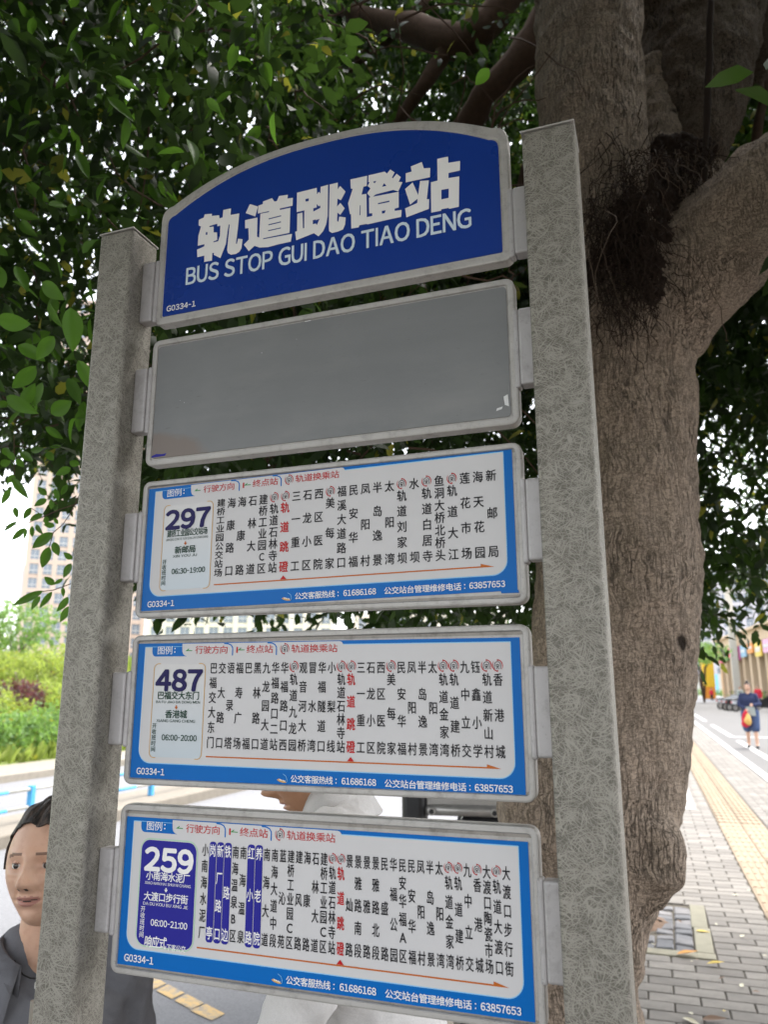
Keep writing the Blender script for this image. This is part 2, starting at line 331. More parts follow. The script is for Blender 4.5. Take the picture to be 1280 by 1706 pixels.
# ------------------------------------------------------------------ bus stop sign
H0 = 1.6
sign = tag(empty('bus_stop_sign', (0.33, 0, 0)), 'metal bus stop sign with two scratched steel posts, blue title board and route timetable boards', 'bus stop sign')
def post(x0, x1, zt):
    b = MB(); b.box((x0, -.040, 0), (x1, .0354, H0+zt)); o = b.build('post', [M['post']], sign, bevel=.007, seg=4)
    o.data.polygons.foreach_set('use_smooth', [True]*len(o.data.polygons)); 
    for p in o.data.polygons: p.use_smooth = p.area < .004
    b = MB(); b.box((x0-.0008, -.0408, H0+zt-.0005), (x1+.0008, .0362, H0+zt+.0022)); b.build('post_cap', [M['frame']], o, bevel=.0008)
    b = MB(); b.box((x0-.05, -.09, 0), (x1+.05, .085, .012)); b.build('base_plate', [M['frame']], sign, bevel=.003)
post(-.1039, -.0299, .8184); post(.6773, .7556, .8222)
def loft_panel(name, loops, capy, mat, root):
    """loops: list of (y, [(x, z)...]) from the back edge round to the recess"""
    n = len(loops[0][1]); v = []; f = []
    for y, lp in loops: v += [(x, y, z) for x, z in lp]
    for i in range(len(loops)-1):
        for k in range(n): f.append((i*n+k, i*n+(k+1) % n, (i+1)*n+(k+1) % n, (i+1)*n+k))
    f.append(tuple(range((len(loops)-1)*n, len(loops)*n))); f.append(tuple(reversed(range(n))))
    o = mesh_obj(name, v, f, mat, root); bm = bmesh.new(); bm.from_mesh(o.data); bmesh.ops.recalc_face_normals(bm, faces=bm.faces); bm.to_mesh(o.data); bm.free(); return o
def bracket(side, zt, zb, root):
    b = MB()
    if side < 0:
        b.box((-.0305, -.006, zb), (-.0045, .018, zt)); b.box((-.0047, -.0035, zb-.003), (.004, .016, zt+.002))
    else:
        b.box((.6545, -.006, zb), (.678, .018, zt)); b.box((.646, -.0035, zb-.003), (.6547, .016, zt+.002))
    return b.build('bracket', [M['bracket']], root, bevel=.0035, seg=3)
def frame_rect(name, zt, zb, rim, rec):
    def lp(d, r): return [(x, z) for x, z in rrect(d, zb+d, .65-d, zt-d, max(r-d, .003), 6)]
    r = .014
    loops = [(.024, lp(.002, r)), (.021, lp(0, r)), (.003, lp(0, r)), (.0008, lp(.0008, r)), (0, lp(.003, r)), (0, lp(rim-.001, r)), (.0012, lp(rim, r)), (rec, lp(rim+.0006, r))]
    return loft_panel(name, loops, rec, [M['frame']], sign)
# --- title board
ZB1 = H0+.6376
def arch(u, zs, zp, x0, x1):
    c = (x0+x1)/2; h = (x1-x0)/2; return zp-(zp-zs)*abs((u-c)/h)**2.4
def arch_loop(d):
    x0, x1 = d, .65-d; zp, zs = .306-d, .226-d*1.15; zb = d; r = max(.012-d*.6, .003); rt = max(.024-d*.6, .01); o = []
    for k in range(7): a = R(-90+90*k/6); o.append((x1-r+r*math.cos(a), zb+r+r*math.sin(a)))
    zr = arch(x1-rt, zs, zp, x0, x1)-.0
    for k in range(6):
        a = k/6; p0, p1, p2 = (x1, zr-rt*1.2), (x1, zr-.002), (x1-rt, zr); o.append(tuple((1-a)**2*p0[j]+2*a*(1-a)*p1[j]+a*a*p2[j] for j in (0, 1)))
    for k in range(41): u = x1-rt-(x1-x0-2*rt)*k/40; o.append((u, arch(u, zs, zp, x0, x1)))
    zl = arch(x0+rt, zs, zp, x0, x1)
    for k in range(1, 7):
        a = k/6; p0, p1, p2 = (x0+rt, zl), (x0, zl-.002), (x0, zl-rt*1.2); o.append(tuple((1-a)**2*p0[j]+2*a*(1-a)*p1[j]+a*a*p2[j] for j in (0, 1)))
    for k in range(7): a = R(180+90*k/6); o.append((x0+r+r*math.cos(a), zb+r+r*math.sin(a)))
    return [(x, ZB1+z) for x, z in o]
tb = loft_panel('title_board', [(.024, arch_loop(.002)), (.021, arch_loop(0)), (.003, arch_loop(0)), (.0008, arch_loop(.0008)), (0, arch_loop(.003)), (0, arch_loop(.0115)), (.0015, arch_loop(.0125)), (.002, arch_loop(.013))], 0, [M['frame']], sign)
o = mesh_obj('blue_face', *(lambda L: ([(x, .0008, z) for x, z in L]+[(x, .0022, z) for x, z in L], [tuple(range(len(L)))]+[(i, i+len(L), (i+1) % len(L)+len(L), (i+1) % len(L)) for i in range(len(L))]))(arch_loop(.0152)), M['title_blue'], tb)
bracket(-1, H0+.765, H0+.646, tb); bracket(1, H0+.756, H0+.643, tb)
A = lambda p: (320+p[0]/7.111, 310+p[1]/7.111)
B = lambda p: (490+p[0]/7.111, 270+p[1]/7.111)
C_ = lambda p: (630+p[0]/7.111, 240+p[1]/7.111)
chars = [(A, [[(80,402),(138,375),(150,337),(235,330),(232,355),(320,347),(325,385),(362,372),(370,285),(462,266),(455,345),(560,325),(545,480),(520,680),(530,690),(545,625),(598,632),(585,740),(560,780),(520,805),(460,815),(425,795),(415,760),(445,460),(435,455),(420,540),(400,690),(335,855),(255,815),(262,795),(240,795),(235,885),(143,900),(145,825),(62,845),(58,755),(145,715),(145,690),(66,710),(75,590),(105,480),(78,470)],
   [(205,475),(298,448),(300,480),(335,470),(330,590),(308,655),(252,668),(252,658),(298,640),(295,550),(255,550),(255,482),(206,488)], [(165,545),(183,550),(180,580),(160,578)]]),
 (A, [[(685,215),(782,245),(748,362),(635,322)],
   [(785,235),(838,215),(840,185),(948,145),(975,185),(1005,180),(1030,120),(1135,105),(1130,150),(1195,140),(1190,235),(1040,268),(1040,285),(1165,258),(1155,555),(845,620),(840,632),(1185,568),(1170,660),(1010,695),(900,725),(800,730),(740,710),(672,772),(612,695),(672,635),(668,500),(628,505),(628,405),(775,375),(770,600),(795,612),(810,330),(912,310),(912,298),(778,328)],
   [(908,385),(1055,348),(1055,360),(908,397)], [(905,455),(1053,420),(1053,432),(905,467)], [(902,525),(1052,492),(1052,503),(902,537)]]),
 (B, [[(35,365),(268,308),(272,385),(292,355),(312,375),(315,295),(402,272),(398,640),(380,740),(345,820),(290,882),(235,845),(25,928),(12,828),(35,820),(38,615),(100,600),(105,785),(120,785),(122,575),(30,595)],
   [(135,440),(175,432),(172,465),(135,470)], [(268,498),(290,525),(310,518),(312,545),(228,588),(228,550),(268,540)], [(222,690),(255,683),(258,690),(302,675),(270,748),(258,730),(222,738)],
   [(422,268),(518,245),(518,325),(545,285),(610,352),(555,455),(515,435),(510,530),(548,485),(600,550),(548,628),(514,600),(510,700),(525,710),(535,648),(612,658),(605,740),(580,800),(520,825),(450,842),(415,820),(412,780)]]),
 (B, [[(668,208),(865,165),(862,285),(822,295),(800,388),(858,378),(862,655),(928,640),(925,608),(890,612),(888,425),(905,418),(866,372),(905,315),(872,285),(895,240),(880,240),(882,160),(1075,115),(1100,140),(1140,90),(1192,125),(1160,185),(1172,195),(1215,140),(1265,180),(1240,235),(1285,240),(1235,350),(1175,332),(968,385),(935,412),(1240,354),(1240,540),(1190,555),(1195,580),(1275,568),(1270,650),(870,740),(860,735),(775,750),(765,775),(678,790),(675,620),(662,620),(640,490),(695,320),(672,315)],
   [(780,515),(788,515),(786,630),(776,632)], [(935,235),(975,225),(955,255)], [(1068,252),(1095,285),(1042,295)], [(995,488),(1130,458),(1130,475),(995,502)], [(1040,582),(1085,573),(1075,608),(1042,612)]]),
 (C_, [[(328,350),(398,328),(388,268),(518,215),(542,290),(618,285),(615,395),(328,457)],
   [(320,535),(410,457),(475,605),(498,440),(602,432),(578,655),(606,655),(602,770),(335,870),(320,765),(465,700),(468,650),(380,720)],
   [(702,178),(830,150),(832,225),(972,202),(970,315),(835,345),(835,405),(962,385),(958,745),(842,770),(838,758),(750,775),(748,792),(630,815),(626,455),(705,435)], [(750,545),(838,530),(836,640),(750,658)]])]
for fn, loops in chars:
    L2 = []
    for lp in loops:
        q = []
        for p in lp: w = atY(*fn(p), 0.0); q.append((w[0], w[2]))
        L2.append(q)
    v, f = fill_loops(L2); mesh_obj('character', [(x, .0003, z) for x, z in v], f, M['letter_white'], tb)
F = Flat(lambda u, v, lay: (u, .0008-lay*.00025, ZB1-v))
F.line('BUS STOP GUI DAO TIAO DENG', .0610, .5880, -.1030, -.0690, 2, .024, 0, 0, .70).build('romanised_name', [M['letter_pale']], tb)
F = Flat(lambda u, v, lay: (u, .0008-lay*.00025, ZB1-v))
F.line('G0334-1', .0240, .0850, -.0345, -.0235, 2, .022, 0, 0, .70).build('board_number', [M['letter_white']], tb)
# --- blank grey board
gp = frame_rect('blank_board', H0+.6076, H0+.3732, .0105, .003)
o = mesh_obj('grey_face', [(x-.0125, .0012, z-H0-.388) for x, z in rrect(.0125, H0+.3862, .6375, H0+.5945, .006)]+[(x-.0125, .0032, z-H0-.388) for x, z in rrect(.0125, H0+.3862, .6375, H0+.5945, .006)],
             [tuple(range(28))]+[(i, i+28, (i+1) % 28+28, (i+1) % 28) for i in range(28)], M['grey'], gp); o.location = (.0125, 0, H0+.388)
F = Flat(lambda u, v, lay: (u, .0012-lay*.00025, H0+.6076-v))
F.poly([(.6275, .190), (.634, .187), (.635, .206), (.629, .203)], 1).poly([(.617, .207), (.626, .205), (.624, .209), (.616, .211)], 1).poly([(.30, .0125), (.312, .0123), (.311, .0135), (.301, .0138)], 1)
for k in range(4):
    u, v = random.uniform(.03, .62), random.uniform(.03, .21); s_ = random.uniform(.0005, .0010); F.poly([(u, v-s_*2), (u+s_, v), (u, v+s_), (u-s_*.6, v)], 1)
F.build('paint_chip', [M['chipwhite']], gp)
F = Flat(lambda u, v, lay: (u, .0012-lay*.00025, H0+.6076-v))
F.poly([(.0125, .2165), (.022, .2135), (.034, .2150), (.043, .2140), (.040, .2185), (.0125, .2195)], 1).build('blue_paint_remnant', [M['box_blue']], gp)
bracket(-1, H0+.555, H0+.436, gp); bracket(1, H0+.5515, H0+.4305, gp)
# --- route boards
def crescent(cx, cy, r, a0, a1, w, n=10):
    o = []; i_ = []
    for k in range(n+1):
        t_ = k/n; a = R(a0+(a1-a0)*t_); wd = w*math.sin(math.pi*min(1, .25+.75*t_))**.6 if t_ < 1 else 0.05*w
        o.append((cx+(r)*math.cos(a), cy+(r*1.12)*math.sin(a))); i_.append((cx+(r-wd)*math.cos(a), cy+(r-wd)*1.12*math.sin(a)))
    return o, i_
def logo(F, cx, cy, s, lay, red, dark):
    for a0, a1 in ((-85, 45), (95, 225)):
        o, i_ = crescent(cx, cy, s*.5, a0, a1, s*.085); n = len(o)
        F.add(o+i_, [(k, k+1, n+k+1, n+k) for k in range(n-1)], lay, red)
    for a, rr in ((-92, .43), (88, .43)):
        a = R(a); px, py = cx+s*rr*math.cos(a), cy+s*rr*1.12*math.sin(a); d = 1 if math.sin(a) > 0 else -1
        F.poly([(px-s*.16*d, py), (px+s*.02*d, py-s*.10*d), (px+s*.02*d, py+s*.12*d)], lay, red)
    for r0, r1 in ((.31, .255),):
        n = 8; o = [(cx-s*r0, cy+s*.30)]+[(cx+s*r0*math.cos(R(180+180*k/n)), cy-s*.06+s*r0*math.sin(R(180+180*k/n))) for k in range(n+1)]+[(cx+s*r0, cy+s*.30)]
        i_ = [(cx-s*r1, cy+s*.30)]+[(cx+s*r1*math.cos(R(180+180*k/n)), cy-s*.06+s*r1*math.sin(R(180+180*k/n))) for k in range(n+1)]+[(cx+s*r1, cy+s*.30)]
        m_ = len(o); F.add(o+i_, [(k, k+1, m_+k+1, m_+k) for k in range(m_-1)], lay, dark)
    F.poly([(cx-s*.13, cy-s*.14), (cx+s*.13, cy-s*.14), (cx+s*.13, cy-s*.08), (cx-s*.13, cy-s*.08)], lay, dark).poly([(cx-s*.13, cy-s*.14), (cx-s*.08, cy-s*.14), (cx-s*.08, cy+s*.08), (cx-s*.13, cy+s*.08)], lay+.1, dark)
    F.poly([(cx+s*.08, cy-s*.14), (cx+s*.13, cy-s*.14), (cx+s*.13, cy+s*.08), (cx+s*.08, cy+s*.08)], lay+.1, dark).poly([(cx-s*.13, cy+s*.04), (cx+s*.13, cy+s*.04), (cx+s*.13, cy+s*.10), (cx-s*.13, cy+s*.10)], lay+.2, dark)
    F.poly([(cx-s*.15, cy+s*.32), (cx-s*.04, cy+s*.10), (cx+s*.02, cy+s*.10), (cx-s*.09, cy+s*.32)], lay+.1, dark).poly([(cx+s*.09, cy+s*.32), (cx-s*.02, cy+s*.10), (cx+s*.04, cy+s*.10), (cx+s*.15, cy+s*.32)], lay+.2, dark)
def strip(path, w, closed=False):
    """polyline -> quads (2D)"""
    n = len(path); L, Rr = [], []
    for i, (x, y) in enumerate(path):
        a = path[max(i-1, 0)]; b = path[min(i+1, n-1)]; dx, dy = b[0]-a[0], b[1]-a[1]; l = math.hypot(dx, dy) or 1
        L.append((x-dy/l*w/2, y+dx/l*w/2)); Rr.append((x+dy/l*w/2, y-dx/l*w/2))
    return L+Rr, [(i, i+1, n+i+1, n+i) for i in range(n-1)]
def route_board(zt, zb, v0, tilt, num, n1, p1, n2, p2, hours, cols, br, style=0, hl=(), hcol=0, cw=.0155, umax=.6042):
    fr = frame_rect('route_board', H0+zt, H0+zb, .009, .0055)
    y0 = .0042; ztop = H0+zt
    tf = lambda u, v, lay: (u, y0-lay*.00022, ztop-v0-v-tilt*(u-.010))
    sh = [(0.0102, 0), (.6358, 0), (.6358, .2085), (.0102, .2085)]
    v = [tf(a, b, 0) for a, b in sh]; v += [(x, .0054, z) for x, y, z in v]
    ins = mesh_obj('timetable_sheet', v, [(3, 2, 1, 0), (0, 1, 5, 4), (1, 2, 6, 5), (2, 3, 7, 6), (3, 0, 4, 7)], M['sheet_blue'], fr)
    b = MB(); b.box((.0096, .0044, ztop-.0094-.0006), (.6404, .0053, ztop-.0094-.0046)); b.box((.0096, .0044, H0+zb+.0096), (.6404, .0053, H0+zb+.0135)); b.build('retaining_strip', [M['slot']], fr)
    # white area with its pale cyan edge
    F = Flat(tf)
    F.poly(rrect(.0232, .0052, .6236, .1862, .02, 8, (.001, .022, .022, .001)), 1)
    F.build('sheet_edge_line', [M['edge_cyan']], fr)
    F = Flat(tf)
    F.poly(rrect(.0243, .0064, .6225, .1848, .02, 8, (.001, .021, .021, .001)), 2)
    F.poly([(.0945, .0012), (.368, .0012), (.3715, .0022), (.3735, .0050), (.374, .0075), (.0945, .0075)], 2.4)
    F.build('white_field', [M['sheet_white']], fr)
    F = Flat(tf)          # blue key tab with tail, and two blue hooks
    F.poly([(.0378, .0060), (.0945, .0060), (.0950, .0130), (.0965, .0172), (.1000, .0200), (.1040, .0210), (.0445, .0210), (.0410, .0198), (.0388, .0170), (.0378, .0130)], 3)
    for u in (.187, .2635): F.add(*strip([(u-.016, .0018), (u-.008, .0024), (u-.003, .0045), (u-.0002, .0085), (u, .0120), (u, .0205)], .0019), 3)
    F.build('key_tab', [M['sheet_blue']], fr)
    F = Flat(tf); mats = [M['letter_white'], M['red'], M['green'], M['black']]
    F.row('图例', .0475, .0770, .0112, .0132, 4, .0035, 0); F.poly(rrect(.0800, .0075, .0822, .0097, .001, 2), 4, 0).poly(rrect(.0800, .0130, .0822, .0152, .001, 2), 4, 0)
    F.row('行驶方向', .1190, .1785, .0112, .0125, 4, .004, 1).row('终点站', .2115, .2580, .0112, .0125, 4, .004, 1).row('轨道换乘站', .2885, .3650, .0112, .0125, 4, .004, 1)
    for u in (.101, .1955): F.poly([(u, .0128), (u+.006, .0088), (u+.0068, .0096), (u+.0045, .0116), (u+.0125, .0116), (u+.0125, .0128)], 4, 2)
    F.poly([(.1935, .0075), (.1962, .0075), (.1962, .0165), (.1935, .0165)], 4, 1); logo(F, .2775, .0112, .0150, 4, 1, 3)
    F.build('key_lettering', mats, fr)
    # route box
    F = Flat(tf); ub0, ub1, vb0, vb1 = .0440, .1395, .0325, .1770
    if style == 0:
        F.poly(rrect(ub0+.001, vb0+.001, ub1-.001, vb1-.001, .009), 3).build('route_box', [M['box_pale']], fr); F = Flat(tf)
        for s_, ue in ((1, ub0), (-1, ub1)):
            pth = [(ue+s_*.012, vb0)]+[(ue+s_*(.008-.008*math.sin(R(a))), vb0+.008-.008*math.cos(R(a))) for a in range(0, 91, 15)]+[(ue+s_*(.008-.008*math.cos(R(a))), vb1-.008+.008*math.sin(R(a))) for a in range(0, 91, 15)]+[(ue+s_*.012, vb1)]
            F.add(*strip(pth, .0011), 4)
        F.build('route_box_line', [M['gold']], fr)
    else:
        F.poly(rrect(ub0-.0045, vb0-.0035, ub1+.0025, vb1+.0035, .017, 8), 3).build('route_box_line', [M['mint']], fr); F = Flat(tf)
        F.poly(rrect(ub0-.0028, vb0-.0018, ub1+.0008, vb1+.0018, .015, 8), 4).build('route_box', [M['sheet_white']], fr); F = Flat(tf)
        F.poly(rrect(ub0-.0020, vb0-.0010, ub1, vb1+.0010, .014, 8), 5).build('route_box_fill', [M['box_blue']], fr)
    w_ = style == 1; mats = [M['letter_white'] if w_ else M['dgreen'], M['letter_white'] if w_ else M['navy'], M['letter_white'] if w_ else M['orange'], M['box_blue']]
    F = Flat(tf); F.line(num, .0480, .1355, .0415, .0750, 6, .05, 1, 0, .74).build('route_number', mats, fr)
    F = Flat(tf); wid = min(.0780, .0135*len(n1)); F.row(n1, .0920-wid/2, .0920+wid/2, .0818, .0125, 6, .017, 0)
    F.line(p1, .0920-.0405, .0920+.0405, .0900, .0940, 6, .008 if len(p1) < 30 else 0, 0, 0, .72)
    wid = min(.0780, .0135*len(n2)); F.row(n2, .0900-wid/2, .0900+wid/2, .1105, .0125, 6, .017, 0)
    w2 = min(.0790, .0042*len(p2)+.004); F.line(p2, .0900-w2/2, .0900+w2/2, .1187, .1230, 6, .006, 0, 0, .72)
    F.poly([(.0888, .0970), (.0908, .0970), (.0908, .0995), (.0930, .0995), (.0898, .1035), (.0866, .0995), (.0888, .0995)], 6, 2)
    for i, ch in enumerate('开收班时间'): F.cjk(ch, .0510, .1290+.0088*i, .0082, .0084, 6, .006, 0)
    F.line(hours, .0660, .1300, .1415, .1505, 6, .022, 0, 0, .72)
    if w_:
        F.row('响应式', .0570, .0960, .1722, .0160, 6, .016, 0, .12).row('下客公交', .0960, .1290, .1770, .0090, 6, .012, 0, .12)
    F.build('route_lettering', mats, fr)
    # direction line
    F = Flat(tf)
    F.poly([(.1475, .1715), (.5850, .1715), (.5850, .1680), (.6050, .1735), (.1475, .1735)], 4, 0)
    n = len(cols); u0 = .1545; pit = (umax-u0)/(n-1)
    uc = u0+pit*hcol; F.poly([(uc-.0055, .1712), (uc, .1650), (uc+.0055, .1712)], 5, 1)
    F.build('direction_line', [M['orange'], M['red']], fr)
    for i, cc in enumerate(cols):
        u = u0+pit*i; F = Flat(tf); mats = [M['letter_white'] if i in hl else (M['red'] if i == hcol else M['black']), M['red'], M['black']]
        if i in hl:
            G = Flat(tf); G.poly(rrect(u-pit*.46, .0275, u+pit*.46, .1640, .0045, 4), 4); G.build('name_highlight', [M['box_blue']], fr)
        top, bot = .0310, .1600; lg = cc[0] == '*'
        if lg: cc = cc[1:]; logo(F, u, .0378, min(.0150, pit*.96), 5, 1, 2); top = .0480
        k = len(cc); h = min(.0172, (bot-top)/k*.93)
        for j, ch in enumerate(cc):
            cv = (top+h/2)+(bot-top-h)*(j/(k-1) if k > 1 else 0); F.cjk(ch, u, cv, cw, h, 5, .020 if i == hcol else .013, 0)
        F.build('station_name', mats, fr)
    F = Flat(tf)
    F.line('G0334-1', .0225, .0745, .1930, .2028, 4, .024, 0, 0, .72)
    F.row('公交客服热线', .2925, .3600, .1985, .0108, 4, .012).row('公交站台管理维修电话', .4385, .5560, .1985, .0108, 4, .012)
    for u in (.3640, .5600): F.poly(rrect(u, .1955, u+.0018, .1973, .0008, 2), 4).poly(rrect(u, .2005, u+.0018, .2023, .0008, 2), 4)
    F.line('61686168', .3735, .4260, .1937, .2027, 4, .024, 0, 0, .72); F.line('63857653', .5675, .6190, .1937, .2027, 4, .024, 0, 0, .72)
    F.add(*strip([(.2800, .1925), (.2850, .1955), (.2868, .2000), (.2862, .2040)], .0007), 4, 1)
    F.poly([(.2700, .2010), (.2740, .1992), (.2780, .2012), (.2830, .2022), (.2862, .2045), (.2800, .2048), (.2740, .2032)], 4, 2)
    for k in range(4): F.poly([(.2745+.0026*k, .1995+.0006*k), (.2762+.0026*k, .1998+.0006*k), (.2758+.0026*k, .2018+.0005*k), (.2741+.0026*k, .2015+.0005*k)], 5, 0)
    F.build('service_lettering', [M['letter_white'], M['edge_cyan'], M['gold']], fr)
    for s_, zt_, zb_ in br: bracket(s_, H0+zt_, H0+zb_, fr)
    # loose lower right corner of the sheet
    if style == 0:
        F = Flat(tf); F.poly([(.612, .2080), (.6375, .2080), (.6378, .2120), (.613, .2115)], 1).build('sheet_corner', [M['sheet_blue']], fr)
route_board(.3459, .1126, .0130, -.0115, '297', '建桥工业园公交站场', 'JIAN QIAO GONG YE YUAN GONG JIAO ZHAN CHANG', '新邮局', 'XIN YOU JU', '06:30-19:00',
    ['建桥工业园公交站场', '海康路口', '海康路', '石林大道', '建桥工业园C区', '*轨道石林寺站', '*轨道跳磴', '三一重工', '石龙小区', '西区医院', '*美每家', '福溪大道路口', '民安华福', '凤阳村', '半岛逸景', '太阳湾', '*轨道刘家坝', '水坝', '*轨道白居寺', '鱼洞大桥北桥头', '*轨道大江', '莲花市场', '海天花园', '新邮局'],
    [(-1, .2916, .1743), (1, .2887, .171)], hcol=6, cw=.0152)
route_board(.0848, -.1473, .0135, .0070, '487', '巴福交大东门', 'BA FU JIAO DA DONG MEN', '香港城', 'XIANG GANG CHENG', '06:00-20:00',
    ['巴福交大东门', '交大路口', '语录塔', '福寿广场', '巴福', '黑林路口', '九龙园大道', '华福路口二站', '华福路口西', '*轨道九龙园', '观音河大桥', '冒水湾', '华福隧道口', '小梨线', '*轨道石林寺站', '*轨道跳磴', '三一重工', '石龙小区', '西区医院', '*美每家', '民安华福', '凤阳村', '半岛逸景', '太阳湾', '*轨道金家湾', '*轨道建桥', '九中立交', '钰鑫小学', '*轨道新山村', '*香港城'],
    [(-1, .0256, -.0879), (1, .0275, -.0902)], hcol=15, cw=.0128)
route_board(-.1763, -.4156, .0187, .0007, '259', '小南海水泥厂', 'XIAO NAN HAI SHUI NI CHANG', '大渡口步行街', 'DA DU KOU BU XING JIE', '06:00-21:00',
    ['小南海水泥厂', '岗亭', '新厂路口', '铁路边', '南海温泉B区', '南海温泉', '红小路', '养老院', '南海大道', '南海大道中段', '蓝沁苑', '建桥工业园C区', '建风路', '海康路', '石林大道', '建桥工业园C区', '*轨道石林寺站', '*轨道跳磴', '景灿路', '景雅路南段', '景雅路', '景雅路北段', '民盛路', '华福公园', '民安华福A区', '民安华福', '凤阳村', '半岛逸景', '太阳湾', '*轨道金家湾', '*轨道建桥', '九中立交', '*香港城', '大渡口陶瓷市场', '*轨道大渡口', '大渡口步行街'],
    [(-1, -.2414, -.3615), (1, -.2385, -.3567)], style=1, hl=(1, 2, 3, 6, 7), hcol=17, cw=.0104, umax=.6060)

# ------------------------------------------------------------------ setting: ground, road, pavement, verge
def st(x0, y): return x0-.021*y          # the street runs 1.2 degrees off the normal of the sign
def pave_mat(name, a, b, joint=None, rough=.85):
    t = NT(name); oi = t.n('ObjectInfo'); g = t.n('NewGeometry'); v = t.coord(); n = t.noise(v, 9, 6, .65); f = t.noise(v, 120, 4, .7)
    r = t.math('FRACT', t.math('ADD', oi.outputs['Random'], g.outputs['Random Per Island']))
    c = t.mix(r, a, b); c = t.mix(t.math('MULTIPLY', t.ramp(n, [(.42, 0.0), (.68, 1.0)]), .35), c, tuple(x*.6 for x in a)); c = t.mix(t.ramp(f, [(.60, 0.0), (.74, .4)]), c, tuple(x*.5 for x in a))
    return t.fin(c, rough, t.bump(f, .35, .003), 0, .3)
M['paver'] = pave_mat('grey_concrete_paver', (.16, .145, .128), (.24, .22, .194)); M['tile_yellow'] = pave_mat('buff_tactile_tile', (.285, .215, .145), (.34, .26, .18))
M['cobble'] = pave_mat('blue_grey_cobble', (.13, .132, .14), (.26, .245, .24)); M['kerb'] = pave_mat('pale_granite_kerb', (.21, .185, .15), (.28, .25, .205))
M['joint'] = plain('sandy_joint', (.10, .085, .065), .95, .4, 50, .4); M['soil'] = plain('brown_soil', (.16, .10, .065), .95, .4, 30, 1.0, bd=.01)
M['pit_kerb'] = pave_mat('mossy_pit_kerb', (.22, .205, .15), (.29, .27, .20))
t = NT('pale_worn_asphalt'); v = t.coord(); n = t.noise(v, 1.2, 6, .6); f = t.noise(v, 90, 5, .8)
M['asphalt'] = t.fin(t.mix(t.ramp(f, [(.35, 0.0), (.7, 1.0)]), t.mix(n, (.12, .12, .127), (.17, .17, .178)), (.25, .25, .255)), .85, t.bump(f, .6, .004), 0, .3)
t = NT('grey_service_asphalt'); v = t.coord(); n = t.noise(v, 1.2, 6, .6); f = t.noise(v, 90, 5, .8); st_n = t.noise(t.coord(scale=(1, .15, 1)), .9, 5, .6)
M['asphalt_lane'] = t.fin(t.mix(t.ramp(f, [(.35, 0.0), (.7, 1.0)]), t.mix(n, (.075, .072, .070), (.11, .106, .102)), t.mix(st_n, (.12, .115, .11), (.19, .18, .17))), .85, t.bump(f, .6, .004), 0, .3)
t = NT('white_road_paint'); v = t.coord(); f = t.noise(v, 26, 7, .75)
M['paint_w'] = t.fin(t.mix(t.ramp(f, [(.50, 0.0), (.66, .75)]), (.50, .49, .47), (.25, .24, .23)), .7, t.bump(f, .1, .002), 0, .3)
t = NT('worn_yellow_paint'); v = t.coord(); f = t.noise(v, 17, 8, .8)
M['paint_y'] = t.fin(t.mix(t.ramp(f, [(.44, 0.0), (.60, 1.0)]), (.60, .40, .16), (.30, .27, .23)), .75, t.bump(f, .1, .002), 0, .3)
M['earth'] = plain('distant_ground', (.24, .23, .20), .95, .25, .8, .1)
M['turf'] = plain('green_bank_soil', (.16, .20, .05), .95, .4, 2.0, .3)
tag(mesh_obj('ground', [(-900, -300, -.30), (900, -300, -.30), (900, 1500, -.30), (-900, 1500, -.30)], [(0, 1, 2, 3)], M['earth']), kind='structure')
b = MB(); b.box((-6.3, -12, -.28), (-.37, 140, -.15)); road = tag(b.build('road', [M['asphalt']]), kind='structure')
b = MB(); b.box((-11.2, -12, -.28), (-7.35, 140, -.152)); tag(b.build('far_road', [M['asphalt']]), kind='structure')
b = MB(); b.box((-12.9, -12, -.28), (-11.2, 140, -.02)); tag(b.build('far_pavement', [M['kerb']]), kind='structure')
b = MB(); b.box((-7.35, -12, -.28), (-6.3, 140, 0)); tag(b.build('road_median', [M['kerb']], bevel=.02), kind='structure')
b = MB(); b.box((-.245, -12, -.28), (2.62, 90, -.012)); b.v = [(x if x < 0 else x-.021*y, y, z) for x, y, z in b.v]; b.v = [(min(x, -.245-.0235*y) if x < 0 and y > 0 else x, y, z) for x, y, z in b.v]; pav = tag(b.build('pavement', [M['joint']]), kind='structure')
b = MB(); b.box((2.622, -12, -.28), (40, 90, -.004)); b.v = [(x-.021*y, y, z) for x, y, z in b.v]; lane = tag(b.build('service_lane', [M['asphalt_lane']]), kind='structure')
b = MB(); b.box((-.5, 90, -.28), (60, 150, -.002)); tag(b.build('cross_street', [M['asphalt']]), kind='structure')
for k in range(34):
    kb = MB(); kb.box((-.37, -4+k+.004, -.25), (-.2485, -4+k+1-.004, .004)); kb.build('kerb_stone', [M['kerb']], pav, bevel=.008)
# pavers: running bond rows across the street, each its own piece where the photograph shows them
PL, PW = .262, .1255
PIT = (-.20, 1.073, 4.40, 5.655)      # x0 range and y range of the tree pit
def sheared(v): return [(x-.021*y, y, z) for x, y, z in v]
def brick_verts(cx, cy, hx, hy, h, dz, tilt=(0, 0), bv=.005):
    v = []
    for z, i_ in ((-.03, 0), (-bv, 0), (0, bv)):
        for sx_, sy_ in ((-1, -1), (1, -1), (1, 1), (-1, 1)):
            x, y = sx_*(hx-i_), sy_*(hy-i_); v.append((cx+x, cy+y, z+dz+h+tilt[0]*x+tilt[1]*y))
    return v
BF = [(0, 1, 5, 4), (1, 2, 6, 5), (2, 3, 7, 6), (3, 0, 4, 7), (4, 5, 9, 8), (5, 6, 10, 9), (6, 7, 11, 10), (7, 4, 8, 11), (8, 9, 10, 11)]
cand = []
row = 0; y = -2.0
